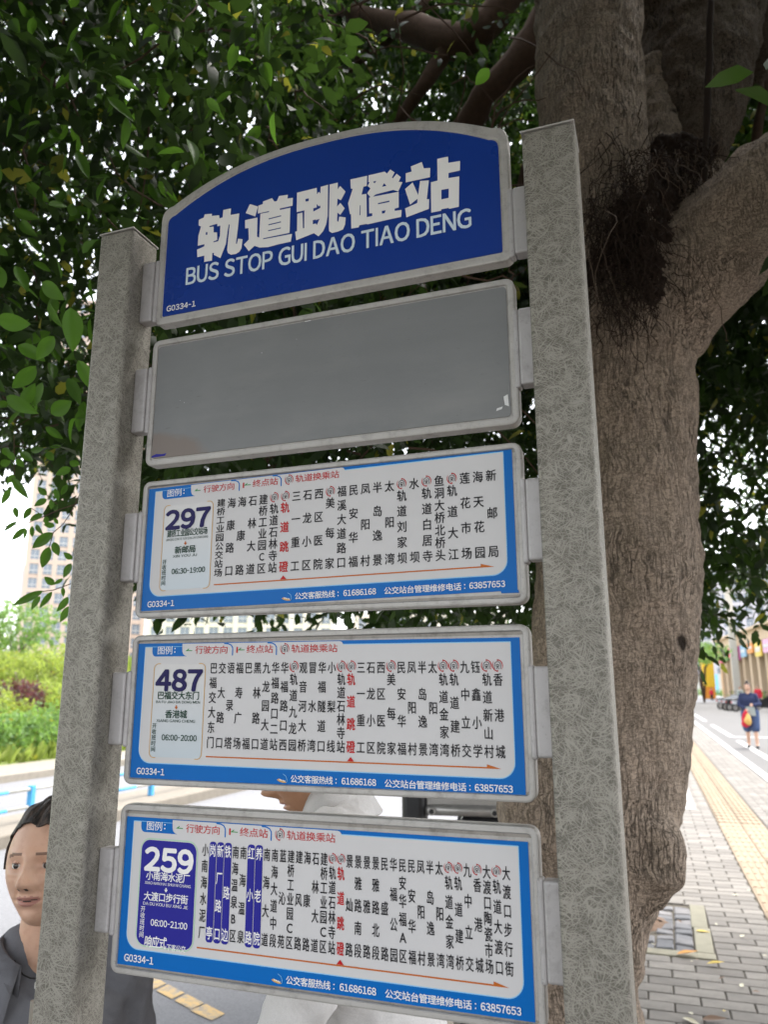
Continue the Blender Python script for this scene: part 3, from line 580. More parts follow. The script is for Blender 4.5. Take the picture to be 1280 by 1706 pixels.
while y < 34:
    for zone, (xa, xb) in enumerate(((-.24, 1.475), (2.0, 2.615))):
        x = xa - (PL/2 if row % 2 else 0)
        while x < xb-.02:
            a, b_ = max(x, xa), min(x+PL, xb)
            if PIT[2] < y+PW/2 < PIT[3] and b_ > PIT[0] and a < PIT[1]: a = PIT[1]
            if b_-a > .03: cand.append(((a+b_)/2, y+PW/2, (b_-a)/2-.0035, PW/2-.003))
            x += PL
    row += 1; y += PW
cand = np.array(cand); wx = cand[:, 0]-.021*cand[:, 1]
px, py, pz = proj(np.stack([wx, cand[:, 1], np.zeros(len(cand))], 1))
vis = (pz > 0) & (px > 1035) & (px < 1310) & (py < 1730)
order = np.argsort(np.where(vis, pz, 1e6+cand[:, 1])); part_ids = [i for i in order[:235] if vis[i]]; pset = set(part_ids)
pm = {}
for i in part_ids:
    cx, cy, hx, hy = cand[i]; key = round(hx, 3)
    if key not in pm:
        me = bpy.data.meshes.new('paver'); me.from_pydata(brick_verts(0, 0, hx, hy, 0, 0), [], BF); me.materials.append(M['paver']); pm[key] = me
    o = bpy.data.objects.new('paver', pm[key]); o.location = (cx-.021*cy, cy, random.uniform(-.0015, .002)); o.rotation_euler = (random.uniform(-.006, .006), random.uniform(-.004, .004), .021+random.uniform(-.006, .006)); link(o, pav)
vs = []; qs = []; n = 0
for i in range(len(cand)):
    if i in pset: continue
    cx, cy, hx, hy = cand[i]
    if cy > 22 and not vis[i]: continue
    v = brick_verts(cx, cy, hx, hy, 0, random.uniform(-.0015, .0015)); vs += sheared(v); qs += [tuple(a+n for a in f) for f in BF]; n += 12
tag(big_mesh('pavers_beyond', vs, qs, M['paver'], pav), kind='stuff')
# tactile strip: square ribbed tiles, two abreast
def tact(cx, cy, h):
    m_ = MB(); m_.box((cx-.1215, cy-h, -.03), (cx+.1215, cy+h, -.001))
    for k in range(4): x = cx-.09+.06*k; m_.box((x-.014, cy-h+.012, -.0015), (x+.014, cy+h-.012, .0035))
    return m_
tm = tact(0, 0, .122); ob = tm.build('tactile_tile', [M['tile_yellow']]); tme = ob.data; bpy.data.objects.remove(ob)
vs = []; qs = []; n = 0; cnt = 0
for k in range(0, 340):
    y = -1+.25*k
    for j in (0, 1):
        x = 1.602+.2525*j; wxx = x-.021*y
        a, b_, c_ = proj(np.array([wxx, y, 0.0]))
        if c_ > 0 and a < 1300 and b_ < 1720 and y < 9.6:
            o = bpy.data.objects.new('tactile_tile', tme); o.location = (wxx, y, random.uniform(-.001, .001)); o.rotation_euler = (0, 0, .021); link(o, pav)
        else: vs += sheared([(p[0]+x, p[1]+y, p[2]) for p in tm.v]); qs += [tuple(q+n for q in f) for f in tm.f]; n += len(tm.v)
tag(big_mesh('tactile_tiles_beyond', vs, qs, M['tile_yellow'], pav), kind='stuff')
# painted markings
def mark(name, quad, mat, parent, z): mesh_obj(name, [(a, b, z) for a, b in quad], [(0, 1, 2, 3)], mat, parent)
def sq(x0, x1, y0, y1): return [(st(x0, y0), y0), (st(x1, y0), y0), (st(x1, y1), y1), (st(x0, y1), y1)]
mark('painted_bay_line', sq(1.10, 1.285, 10.78, 14.6), M['paint_w'], pav, .0062); mark('painted_bay_line', sq(-.2, 1.285, 10.62, 10.775), M['paint_w'], pav, .0062)
mark('painted_bay_line', sq(1.02, 1.20, 15.6, 19.0), M['paint_w'], pav, .0062); mark('painted_bay_line', sq(.98, 1.16, 22, 26.5), M['paint_w'], pav, .0062)
mark('painted_edge_line', sq(2.64, 2.79, 2, 80), M['paint_w'], lane, .004)
for y0, y1 in ((6, 10.5), (12.5, 17.5), (18.6, 25.5), (27.5, 36), (40, 50), (54, 66)): mark('painted_dash', sq(3.20, 3.36, y0, y1), M['paint_w'], lane, .004)
mark('painted_stop_line', sq(3.3, 9, 27.2, 27.6), M['paint_w'], lane, .0042)
for k in range(6):
    a = (-2.75+.19*k, 3.58-.09*k); b = MB(); pts = [(a[0]+random.uniform(-.02, .02), a[1]-.055), (a[0]+.17, a[1]-.13), (a[0]+.19, a[1]-.03), (a[0]+.02, a[1]+.05)]
    mesh_obj('painted_yellow_mark', [(x, y, -.1455) for x, y in pts], [(0, 1, 2, 3)], M['paint_y'], road)
# tree pit beside the kerb stones
pit = tag(empty('paved_tree_pit', (st(.4, 5), 5.0, 0)), 'square tree pit edged with mossy yellow kerb stones and filled with small grey cobbles', 'tree pit')
def pbox(name, x0, x1, y0, y1, z1, mat, bev=.006):
    b = MB(); b.box((st(x0, (y0+y1)/2), y0, -.06), (st(x1, (y0+y1)/2), y1, z1)); return b.build(name, [mat], pit, bevel=bev)
pbox('kerb_stone', .965, 1.070, 4.515, 5.05, .006, M['pit_kerb']); pbox('kerb_stone', .965, 1.070, 5.058, 5.650, .004, M['pit_kerb'])
for a in (-.19, .39): pbox('kerb_stone', a, a+.575, 4.402, 4.508, .006, M['pit_kerb'])
pbox('kerb_stone', .96, 1.070, 4.402, 4.508, .007, M['pit_kerb']); pbox('soil', -.20, .962, 4.512, 5.65, -.028, M['soil'], 0)
for i in range(10):
    for j in range(9):
        x, y = .905-.118*i, 4.575+.118*j
        if i > 4 and j > 1: continue
        if 2 <= i and j >= 2: continue
        b = MB(); b.add([(p[0]+st(0, 5), p[1], p[2]) for p in brick_verts(x, y, .054, .054, 0, random.uniform(-.012, .012), (random.uniform(-.10, .10), random.uniform(-.10, .10)), .008)], BF); b.build('cobble', [M['cobble']], pit)
v = []; f = []
for j in range(9):
    for i in range(13): a = 2*math.pi*i/12; r_ = .30*j/8; v.append((st(.55, 5)+r_*math.cos(a)*1.1, 5.12+r_*math.sin(a), -.02+.10*math.cos(min(1, j/8)*math.pi/2)**2+random.uniform(-.012, .012)))
for j in range(8):
    for i in range(12): f.append((j*13+i, j*13+i+1, (j+1)*13+i+1, (j+1)*13+i))
mesh_obj('soil_mound', v, f, M['soil'], pit, True)

# ------------------------------------------------------------------ foliage generator
def leaf_arrays(base, a, nrm, L, W):
    """base (n,3), length dir a, blade normal nrm -> 6 verts per leaf"""
    b = np.cross(nrm, a); b /= np.linalg.norm(b, axis=1, keepdims=True)+1e-9; nn = np.cross(a, b)
    L = L[:, None]; W = W[:, None]
    v = np.stack([base, base+a*L*.32+b*W*.5+nn*W*.14, base+a*L*.32-b*W*.5+nn*W*.14, base+a*L*.70+b*W*.40+nn*(W*.10-L*.04), base+a*L*.70-b*W*.40+nn*(W*.10-L*.04), base+a*L-nn*L*.13], 1)
    n = len(base); i = np.arange(n)[:, None]*6
    q = np.concatenate([i+1, i+3, i+4, i+2], 1); t_ = np.concatenate([np.concatenate([i, i+1, i+2], 1), np.concatenate([i+3, i+5, i+4], 1)], 0)
    return v.reshape(-1, 3), q, t_
def nrmz(v): return v/(np.linalg.norm(v, axis=1, keepdims=True)+1e-9)
def twig_leaves(P, nl, tl, L0, L1, droop=.5, asp=.44):
    n = len(P); d = nrmz(rng.normal(size=(n, 3))*np.array([1, 1, .6])+np.array([0, 0, -droop*.6])); s_ = (np.arange(nl)+.5)/nl
    pos = P[:, None, :]+d[:, None, :]*(s_[None, :, None]*tl)+np.array([0, 0, -1.0])*(s_[None, :, None]**2*tl*.35*droop)
    a = nrmz((d[:, None, :]*.55+rng.normal(size=(n, nl, 3))*.62+np.array([0, 0, -droop*.75])).reshape(-1, 3))
    nr = nrmz(rng.normal(size=(n*nl, 3))*.55+np.array([0, 0, 1.0]))
    L = rng.uniform(L0, L1, n*nl); return leaf_arrays(pos.reshape(-1, 3), a, nr, L, L*asp*rng.uniform(.85, 1.15, n*nl))
# ------------------------------------------------------------------ the banyan
def blob(name, chains, voxel, mats, parent=None, smooth=6, disp=(), extra=None):
    """continuous surface grown round chains of tapered limbs; chain = [(point, radius), ...]"""
    bm = bmesh.new()
    bmesh.ops.create_icosphere(bm, subdivisions=3, radius=1.0); tv = np.array([v.co for v in bm.verts]); tf_ = np.array([[v.index for v in f.verts] for f in bm.faces]); bm.free()
    vs = []; fs = []; n = 0
    for ch in chains:
        for (p0, r0), (p1, r1) in zip(ch[:-1], ch[1:]):
            p0, p1 = np.array(p0, float), np.array(p1, float); ln = np.linalg.norm(p1-p0); k = max(2, int(ln/(.22*min(r0, r1)))+1)
            for q in np.linspace(0, 1, k): vs.append(tv*(r0+(r1-r0)*q)+p0+(p1-p0)*q); fs.append(tf_+n); n += len(tv)
    if extra is not None: vs.append(np.array(extra[0], float)); fs.append(np.array(extra[1])+n)
    o = big_mesh(name, np.concatenate(vs), None, mats[0] if isinstance(mats, list) else mats, parent, True, np.concatenate(fs))
    for m_ in (mats[1:] if isinstance(mats, list) else []): o.data.materials.append(m_)
    m_ = o.modifiers.new('r', 'REMESH'); m_.mode = 'VOXEL'; m_.voxel_size = voxel; m_.use_smooth_shade = True
    if smooth: m_ = o.modifiers.new('s', 'SMOOTH'); m_.factor = .5; m_.iterations = smooth
    for i, (sc_, stg, typ) in enumerate(disp):
        tx = bpy.data.textures.new('d', typ); 
        if typ == 'CLOUDS': tx.noise_scale = sc_; tx.noise_depth = 3
        else: tx.noise_scale = sc_
        m_ = o.modifiers.new('d%d' % i, 'DISPLACE'); m_.texture = tx; m_.strength = stg; m_.mid_level = .5; m_.texture_coords = 'GLOBAL'
    bpy.context.view_layer.update(); me = bpy.data.meshes.new_from_object(o.evaluated_get(bpy.context.evaluated_depsgraph_get())); old = o.data; o.modifiers.clear(); o.data = me; me.name = name; bpy.data.meshes.remove(old)
    return o
def pr(x, y, Y, rpx):
    p = atY(x, y, Y); return (tuple(p), rpx*float((p-CAMP)@CF)/FPX)
TY = 1.5
tree = tag(empty('banyan_tree', (.55, TY, 0)), 'huge banyan with fissured trunk and dense dark leaves right behind the bus stop sign', 'tree')
base = atY(930, 1720, TY)
trunk = blob('trunk', [
    [((base[0]-.05, TY, -.08), .42), ((base[0]-.02, TY, .12), .35), pr(936, 1650, TY, 124), pr(942, 1560, TY, 118), pr(962, 1440, TY, 138), pr(975, 1340, TY, 150), pr(1005, 1200, TY, 138), pr(1022, 1050, TY, 134), pr(1030, 900, TY, 132), pr(1027, 750, TY, 126), pr(1026, 620, TY, 124), pr(1035, 520, TY, 128), pr(1030, 440, TY, 110)],
    [pr(1000, 560, TY-.03, 95), pr(990, 400, TY-.08, 92), pr(985, 200, TY-.10, 88), pr(978, 0, TY-.10, 86), pr(975, -160, TY-.05, 82)],
    [pr(1060, 560, TY, 100), pr(1130, 480, TY-.02, 96), pr(1200, 410, TY-.05, 97), pr(1300, 320, TY-.1, 95), pr(1480, 190, TY-.15, 84), pr(1700, 60, TY-.2, 70)],
    [pr(1060, 500, TY+.05, 70), pr(1095, 340, TY+.16, 52), pr(1100, 240, TY+.22, 44), pr(1090, 120, TY+.25, 30)],
    [pr(1105, 500, TY+.15, 75), pr(1150, 350, TY+.28, 48), pr(1155, 250, TY+.36, 50)],
    [pr(1090, 1395, TY-.12, 48), pr(1088, 1440, TY-.10, 50), pr(1070, 1480, TY-.08, 42)], [pr(1060, 1370, TY-.10, 34), pr(1045, 1330, TY-.1, 30)], [pr(1048, 1520, TY-.1, 30), pr(1010, 1600, TY-.05, 60)],
    [((base[0], TY, .25), .2), ((base[0]+.55, TY-.25, -.06), .10)], [((base[0], TY, .25), .2), ((base[0]-.5, TY+.1, -.08), .10)], [((base[0], TY, .25), .2), ((base[0]+.1, TY-.6, -.08), .09)],
    ], .011, M['bark'], tree, 5, ((.20, .045, 'CLOUDS'), (.05, .014, 'CLOUDS')))
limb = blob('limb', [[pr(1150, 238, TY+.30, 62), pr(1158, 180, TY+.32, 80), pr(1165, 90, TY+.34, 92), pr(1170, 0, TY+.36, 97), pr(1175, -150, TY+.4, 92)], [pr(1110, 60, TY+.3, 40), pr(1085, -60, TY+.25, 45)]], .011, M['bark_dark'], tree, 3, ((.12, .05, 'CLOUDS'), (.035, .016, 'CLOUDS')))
def branch(pts, mat='bark_thin', n=9, parent=None, name='branch'):
    P = [pr(*p) for p in pts]; out = []; rr = []
    for i in range(len(P)-1):
        for k in range(4):
            t_ = k/4; a = np.array(P[i][0])*(1-t_)+np.array(P[i+1][0])*t_; r_ = P[i][1]*(1-t_)+P[i+1][1]*t_
            out.append(a+rng.normal(size=3)*r_*.22); rr.append(r_*random.uniform(.88, 1.12))
    out.append(np.array(P[-1][0])); rr.append(P[-1][1])
    # Catmull-like relaxing
    o2 = [out[0]]+[(out[i-1]+out[i]*2+out[i+1])/4 for i in range(1, len(out)-1)]+[out[-1]]
    return MB().tube(o2, rr, n).build(name, [M[mat]], parent or tree, smooth=True)
branch([(940, -10, 2.0, 34), (880, 80, 2.05, 27), (820, 150, 2.1, 23), (775, 205, 2.2, 20), (700, 300, 2.3, 17)])
branch([(900, -70, 2.3, 32), (830, 20, 2.3, 30), (760, 80, 2.35, 27), (690, 55, 2.4, 24), (600, 30, 2.5, 18), (520, -20, 2.6, 15)])
branch([(745, 85, 2.36, 14), (700, 150, 2.4, 11), (655, 215, 2.5, 10), (610, 300, 2.6, 8)]); branch([(720, 0, 2.5, 12), (640, 70, 2.6, 10), (560, 130, 2.8, 9), (470, 150, 3.0, 7)])
branch([(500, 0, 2.6, 9), (430, 55, 2.7, 8), (400, 110, 2.8, 6), (375, 200, 2.9, 5)]); branch([(900, 230, 2.6, 10), (870, 300, 2.7, 8), (862, 420, 2.8, 7)]); branch([(52, -20, 1.2, 5), (42, 60, 1.2, 5), (36, 120, 1.25, 4)])
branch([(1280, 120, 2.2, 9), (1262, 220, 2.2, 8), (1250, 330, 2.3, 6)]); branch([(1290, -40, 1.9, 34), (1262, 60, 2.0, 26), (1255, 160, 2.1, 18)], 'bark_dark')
branch([(1183, -20, 1.42, 5), (1181, 100, 1.42, 5.5), (1178, 210, 1.40, 5.5), (1171, 330, 1.38, 5), (1168, 380, 1.36, 4)], 'root', name='aerial_root')
blob('root_mat', [[pr(1002, 300, TY-.18, 26), pr(1040, 350, TY-.19, 34), pr(1058, 430, TY-.20, 40), pr(1085, 490, TY-.22, 20)], [pr(1100, 262, TY+.0, 26), pr(1165, 256, TY+.12, 26)], [pr(1100, 300, TY-.06, 30), pr(1095, 400, TY-.16, 34)], [pr(1002, 470, TY-.22, 22), pr(1010, 400, TY-.20, 30)]], .007, M['root'], tree, 2, ((.06, .06, 'CLOUDS'), (.014, .045, 'CLOUDS')))
mb = MB(); mp = MB()
for k in range(950):
    x, y = (random.gauss(1046, 38), random.gauss(385, 66)) if k % 3 else (random.gauss(1128, 36), random.gauss(266, 12)); x = max(985, min(1195, x)); p = atY(x, y, random.uniform(TY-.37, TY-.27) if x < 1100 else random.uniform(TY-.20, TY+.05)); pts = [p]
    d = rng.normal(size=3)*.008
    for j in range(7): d = d*.6+rng.normal(size=3)*.0085+np.array([0, 0, -.008]); pts.append(pts[-1]+d)
    (mp if k % 9 == 0 else mb).tube(pts, [.0016]*4+[.0012]*3+[.0006], 3, cap=False)
for k in range(6):
    x, y = random.uniform(990, 1120), random.uniform(280, 420); p = atY(x, y, TY-.34); pts = [p]; d = rng.normal(size=3)*.015
    for j in range(14): d = d*.8+rng.normal(size=3)*.009+np.array([0, 0, -.012]); pts.append(pts[-1]+d)
    mp.tube(pts, .0011, 4, cap=False)
tag(mb.build('root_fibres', [M['root']], tree), kind='stuff'); tag(mp.build('pale_root_fibres', [M['root_pale']], tree), kind='stuff')
# crown: twigs of leaves filling the space over and behind the sign
BX = np.array([-700, -100, 0, 60, 110, 150, 190, 235, 300, 420, 560, 700, 880, 1100, 1150, 1185, 1215, 1280, 1500, 2000])
BY = np.array([700, 720, 735, 760, 790, 800, 820, 1010, 1020, 1030, 1040, 1060, 1065, 1060, 1045, 1010, 985, 1000, 980, 900])
def crown_pts(n, r0, r1, az0, az1, el0, el1):
    az = rng.uniform(az0, az1, n); se = rng.uniform(math.sin(el0), math.sin(el1), n); el = np.arcsin(se); r_ = (rng.uniform(r0**3, r1**3, n))**(1/3)
    return CAMP+np.stack([-np.sin(az)*np.cos(el)*r_, np.cos(az)*np.cos(el)*r_, np.sin(el)*r_], 1)
def clump(P, s, th):
    h = np.sin(P[:, 0]*s+1.3*np.sin(P[:, 2]*s*.9))+np.sin(P[:, 1]*s*1.1+2.0+np.sin(P[:, 0]*s*.7))+np.sin(P[:, 2]*s*1.3+P[:, 0]*s*.5); return h > th
N = 27500
P = np.concatenate([crown_pts(N, 2.1, 6.6, YAW-R(48), YAW+R(48), R(-3), R(62)), crown_pts(9000, 3.3, 8.0, YAW-R(44), YAW-R(17), R(-3), R(40)), crown_pts(7500, 4.2, 8.0, YAW-R(14), YAW+R(8), R(22), R(54))])
x, y, z = proj(P); lim = np.interp(x, BX, BY)+rng.normal(size=len(P))*9-22
d_tr = np.hypot(P[:, 0]-.62, P[:, 1]-TY)
keep = (y < lim) & (z > .3) & (P[:, 1] > .32) & (d_tr > .42) & ((x < 880) | (P[:, 1] > 2.25)) & ((P[:, 1] > 1.75) | (P[:, 0] < .15))
keep &= ~((rng.uniform(size=len(P)) < .80) & (x > 200) & (x < 620) & (y > 960))          # sparse fringe low in the middle
keep &= ~((rng.uniform(size=len(P)) < .55) & (y > 680) & (x > 1150))
keep &= ~((x > 540) & (x < 900) & (y < 340) & (P[:, 1] < 2.75) & (rng.uniform(size=len(P)) < .93))
keep &= clump(P, 2.6, -1.55)
P = P[keep]
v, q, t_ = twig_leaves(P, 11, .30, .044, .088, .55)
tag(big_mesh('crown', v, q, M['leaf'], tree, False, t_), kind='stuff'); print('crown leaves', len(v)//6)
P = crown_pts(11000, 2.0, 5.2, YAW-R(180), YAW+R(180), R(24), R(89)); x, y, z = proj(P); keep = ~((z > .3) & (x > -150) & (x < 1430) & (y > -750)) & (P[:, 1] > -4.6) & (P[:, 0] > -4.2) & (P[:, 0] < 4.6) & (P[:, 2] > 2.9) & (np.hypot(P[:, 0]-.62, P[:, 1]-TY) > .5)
v, q, t_ = twig_leaves(P[keep], 9, .36, .09, .14, .5); tag(big_mesh('unseen_shade_crown', v, q, M['leaf'], tree, False, t_), kind='stuff')  # leaf mass out of view overhead, added to shade the sign and limbs
mb = MB()
for k in range(420):
    x, y = random.uniform(-60, 1340), random.uniform(-60, 780)
    if x > 850: continue
    p = atD(x, y, random.uniform(2.4, 4.6))
    if p[1] < .5: continue
    d = nrmz(rng.normal(size=(1, 3))*np.array([1, 1, .5]))[0]*.07; pts = [p]
    for j in range(6): d = d*.92+rng.normal(size=3)*.016+np.array([0, 0, -.008]); pts.append(pts[-1]+d)
    mb.tube(pts, [.0045, .004, .0036, .003, .0026, .002, .0014], 4, cap=False)
tag(mb.build('twigs', [M['bark_thin']], tree), kind='stuff')
# single leaves that hang nearest, each a part
def leaf_mesh(k):
    v = []; f = []; nn = 9; bend = (-.18, -.05, .12)[k]
    for i in range(nn+1):
        s_ = i/nn; w = .5*(math.sin(math.pi*s_**.82)**.85)*(1 if i not in (0, nn) else 0); z0 = bend*(s_-.3)**2*1.3-.06*s_
        for j, c_ in enumerate((-1, -.5, 0, .5, 1)): v.append((s_, c_*w*.46, z0+abs(c_)*w*.16+.010*math.sin(9*s_+2*k)*abs(c_)))
    for i in range(nn):
        for j in range(4): f.append((i*5+j, (i+1)*5+j, (i+1)*5+j+1, i*5+j+1))
    me = bpy.data.meshes.new('leaf'); me.from_pydata(v, [], f); me.materials.append(M['leaf_single']); me.polygons.foreach_set('use_smooth', [True]*len(f)); return me
LM = [leaf_mesh(k) for k in range(3)]
tloc = tree.location
def put_leaf(p0, p1, w, face=None, k=None):
    a = Vector(p1)-Vector(p0); L = a.length; a.normalize(); vw = Vector(face) if face is not None else Vector(CAMP)-Vector(p0); vw.normalize()
    b = vw.cross(a); b.normalize(); n_ = a.cross(b)
    o = bpy.data.objects.new('leaf', LM[random.randrange(3) if k is None else k]); COL.objects.link(o); o.parent = tree; W = w/.46
    o.matrix_local = Matrix([[a.x*L, b.x*W, n_.x*L, p0[0]-tloc.x], [a.y*L, b.y*W, n_.y*L, p0[1]-tloc.y], [a.z*L, b.z*W, n_.z*L, p0[2]-tloc.z], [0, 0, 0, 1]]); return o
spray = [(90,520,215,680,60),(110,500,55,560,50),(75,600,10,720,50),(110,740,130,825,40),(230,740,175,835,45),(320,790,220,840,45),(130,850,20,920,35),(190,895,85,990,45),(195,900,180,980,25),(240,880,240,970,35),(350,650,280,590,50),(410,600,440,700,40),(505,570,455,655,40),(530,445,415,500,60),(460,290,370,290,35),(340,140,470,230,60),(520,400,600,430,60),(350,680,255,730,50),(385,680,385,760,40),(430,720,400,780,35),(345,810,350,880,40),(410,880,325,870,45),(400,820,440,870,30),(270,870,310,940,40),(395,930,235,1050,80),(370,1035,310,1200,75),(400,1000,440,1105,60),(540,1130,475,1080,45),(535,1160,475,1270,60),(410,1320,330,1260,55),(470,1275,400,1320,30),(325,1365,95,1475,60),(300,1405,230,1505,45),(390,1370,295,1495,45),(470,1340,475,1410,30),(510,1410,430,1525,55),(520,1480,450,1600,55),
  (0,420,80,400,60),(60,330,110,390,50),(160,330,250,400,60),(230,320,330,300,50),(350,330,400,390,60),(120,380,180,440,50),(20,300,80,360,55)]
for x0, y0, x1, y1, w in spray:
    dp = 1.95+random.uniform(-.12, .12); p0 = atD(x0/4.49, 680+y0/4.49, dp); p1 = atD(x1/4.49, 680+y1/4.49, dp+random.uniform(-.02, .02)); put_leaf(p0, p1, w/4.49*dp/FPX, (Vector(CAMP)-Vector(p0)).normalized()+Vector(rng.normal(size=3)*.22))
for x0, y0, x1, y1, w in [(-6,533,52,540,32),(118,512,124,585,34),(150,655,185,640,22),(85,690,120,668,26),(160,735,148,700,20),(10,660,60,690,24),(195,262,232,148,1),(232,150,236,152,1),(360,170,350,168,1),(815,115,792,143,20),(192,128,230,150,13),(345,165,368,188,16),(60,610,20,650,26),(90,560,60,600,24),(210,440,225,500,20),(30,575,75,600,24),(130,600,160,655,22),(5,480,-20,430,30),(70,470,105,500,26)]:
    if w < 5: continue
    dp = 1.62+random.uniform(-.1, .1) if x0 < 400 else 1.9; p0 = atD(x0, y0, dp); p1 = atD(x1, y1, dp); put_leaf(p0, p1, w*dp/FPX, (Vector(CAMP)-Vector(p0)).normalized()+Vector(rng.normal(size=3)*.15))
cnt = 0
while cnt < 205:
    x, y = random.uniform(-40, 460), random.uniform(-40, 700)
    if x > 250 and y > 330: continue
    if random.random() < x/900: continue
    p0 = atD(x, y, random.uniform(1.75, 2.5))
    if p0[1] < .22: continue
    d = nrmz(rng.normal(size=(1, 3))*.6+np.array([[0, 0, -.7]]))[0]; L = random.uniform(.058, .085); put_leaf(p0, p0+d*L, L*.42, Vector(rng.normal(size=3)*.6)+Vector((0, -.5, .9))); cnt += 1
def tw(pts, dp, r): MB().tube([atD(x/4.49, 680+y/4.49, dp+.01) for x, y in pts], r, 5).build('twig', [M['bark_thin']], tree, smooth=True)
tw([(640, 690), (575, 715), (440, 760), (330, 810), (200, 860), (0, 890)], 1.97, .0013); tw([(600, 640), (525, 790), (470, 870), (400, 930), (370, 1035)], 1.97, .0012); tw([(640, 1260), (525, 1315), (400, 1360), (320, 1370)], 1.97, .0012)
tw([(105, 200), (108, 400), (110, 510)], 1.97, .0011); tw([(350, 650), (385, 685), (430, 720)], 1.97, .001); tw([(230, 745), (300, 790)], 1.97, .001); tw([(540, 1130), (560, 1000)], 1.97, .001)

# ------------------------------------------------------------------ left side: railing, green bank, towers
M['pipe_white'] = plain('white_painted_pipe', (.50, .485, .44), .45, .08, 8, .02); M['pipe_blue'] = plain('blue_painted_pipe', (.06, .32, .62), .45, .08, 8, .02)
rail = tag(empty('road_railing', (-6.75, 8, 0)), 'low white and blue pipe railing along the road median', 'railing')
for z in (.17, .38):
    for k in range(15):
        y = -.75+2.45*k; b = MB(); b.tube([(-6.75, y, z), (-6.75, y+1.95, z)], .022, 10); b.build('rail', [M['pipe_white']], rail, smooth=True)
        b = MB(); b.tube([(-6.75, y+1.95, z), (-6.75, y+2.45, z)], .0222, 10); b.build('blue_band', [M['pipe_blue']], rail, smooth=True)
for k in range(15):
    y = -.40+2.45*k; b = MB(); b.box((-6.785, y, 0), (-6.715, y+.07, .42)); b.build('rail_post', [M['pipe_blue']], rail, bevel=.006)
v = []; f = []; nx, ny = 26, 50
for j in range(ny+1):
    for i in range(nx+1):
        x = -12.9-2.0*i*(1 if i < 8 else 1.8)+(0 if i < 8 else 12.8); y = -20+3.0*j; u_ = min(1, max(0, (-12.9-x)/13)); h = 2.75*(u_*u_*(3-2*u_))
        v.append((x, y, -.03+h+(.18*math.sin(x*1.3+y*.7)+.12*math.sin(y*1.9))*min(1, u_*3)))
for j in range(ny):
    for i in range(nx): a = j*(nx+1)+i; f.append((a, a+1, a+nx+2, a+nx+1))
tag(mesh_obj('green_bank', v, f, M['turf'], None, True), kind='structure')
def bank_z(x, y):
    u_ = np.clip((-12.9-x)/13, 0, 1); return -.03+2.75*(u_*u_*(3-2*u_))+(.18*np.sin(x*1.3+y*.7)+.12*np.sin(y*1.9))*np.minimum(1, u_*3)
n = 26000; x = rng.uniform(-30, -13.0, n); y = -x*rng.uniform(.72, 1.45, n); z = bank_z(x, y); a = nrmz(rng.normal(size=(n, 3))*.35+np.array([0, 0, 1.0])); L = rng.uniform(.18, .50, n)
v, q, t_ = leaf_arrays(np.stack([x, y, z-.03], 1), a, nrmz(rng.normal(size=(n, 3))*np.array([1, 1, .2])), L, L*.22); tag(big_mesh('bank_grass', v, q, M['grass'], None, False, t_), kind='stuff')
def shrub(name, c, rad, mat, label, n=420, lf=(.07, .13), group=None, trunk_h=0.0, cat='shrub'):
    o = tag(empty(name, (c[0], c[1], c[2])), label, cat, group)
    P = nrmz(rng.normal(size=(n, 3)))*np.array(rad)*(rng.uniform(.25, 1, n)**.45)[:, None]; P *= (1+.22*np.sin(P[:, :1]*5/rad[0]+P[:, 1:2]*4)); P += np.array([c[0], c[1], c[2]+trunk_h+rad[2]*.8])
    v, q, t_ = twig_leaves(P, 8, .28, lf[0], lf[1], .0, .5); tag(big_mesh('foliage', v, q, mat, o, False, t_), kind='stuff')
    mb = MB()
    for k in range(5): a = 2*math.pi*k/5+.4; mb.tube([(c[0], c[1], c[2]-.1), (c[0]+.15*rad[0]*math.cos(a), c[1]+.15*rad[0]*math.sin(a), c[2]+trunk_h*.8+.1), (c[0]+.6*rad[0]*math.cos(a), c[1]+.6*rad[1]*math.sin(a), c[2]+trunk_h+rad[2]*.9)], [.035+.012*trunk_h, .025+.010*trunk_h, .012], 6)
    mb.build('stem', [M['bark_thin']], o, smooth=True)
def on_bank(px_, x): d = ray(px_, 1146); t_ = (x-CAMP[0])/d[0]; y = CAMP[1]+d[1]*t_; return (x, y, float(bank_z(np.array(x), np.array(y))))
for px_, x, rd, mt, lb in [(10, -14.2, (1.0, 1.0, .55), 'shrub2', 'rounded blue green bush at the foot of the bank, furthest left in view'), (52, -14.4, (1.0, 1.0, .62), 'shrub2', 'rounded blue green bush at the foot of the bank in front of the purple one'),
        (92, -14.5, (1.0, .9, .55), 'shrub2', 'blue green bush at the foot of the bank partly behind the left steel post'), (150, -14.6, (1.2, 1.1, .6), 'shrub2', 'blue green bush at the foot of the bank wholly behind the left post'),
        (26, -17.2, (1.0, 1.0, .50), 'shrub3', 'dark purple leaved bush halfway up the green bank'), (75, -17.6, (1.4, 1.3, .6), 'shrub1', 'yellow green bush halfway up the bank right of the purple bush'),
        (-22, -16.4, (1.2, 1.2, .6), 'shrub1', 'yellow green bush halfway up the bank at the left edge'), (60, -20.8, (2.0, 1.8, .55), 'shrub1', 'broad yellow green bush near the top of the bank'), (110, -21.5, (2.0, 1.8, .6), 'shrub1', 'yellow green bush near the bank top beside the left post')]:
    shrub('bank_shrub', on_bank(px_, x), rd, M[mt], lb, 360, group='bushes on the green bank')
t1 = atD(12, 1146, 42); shrub('bank_tree', (t1[0], t1[1], 2.2), (2.6, 2.6, 1.6), M['shrub2'], 'small round tree on top of the bank in front of the tall tower', 800, (.12, .2), None, 1.4, 'tree')
t1 = atD(-60, 1146, 50); shrub('bank_tree', (t1[0], t1[1], 2.2), (2.6, 2.6, 1.7), M['shrub1'], 'yellow green tree on top of the bank at the far left edge', 700, (.12, .2), None, 1.2, 'tree')
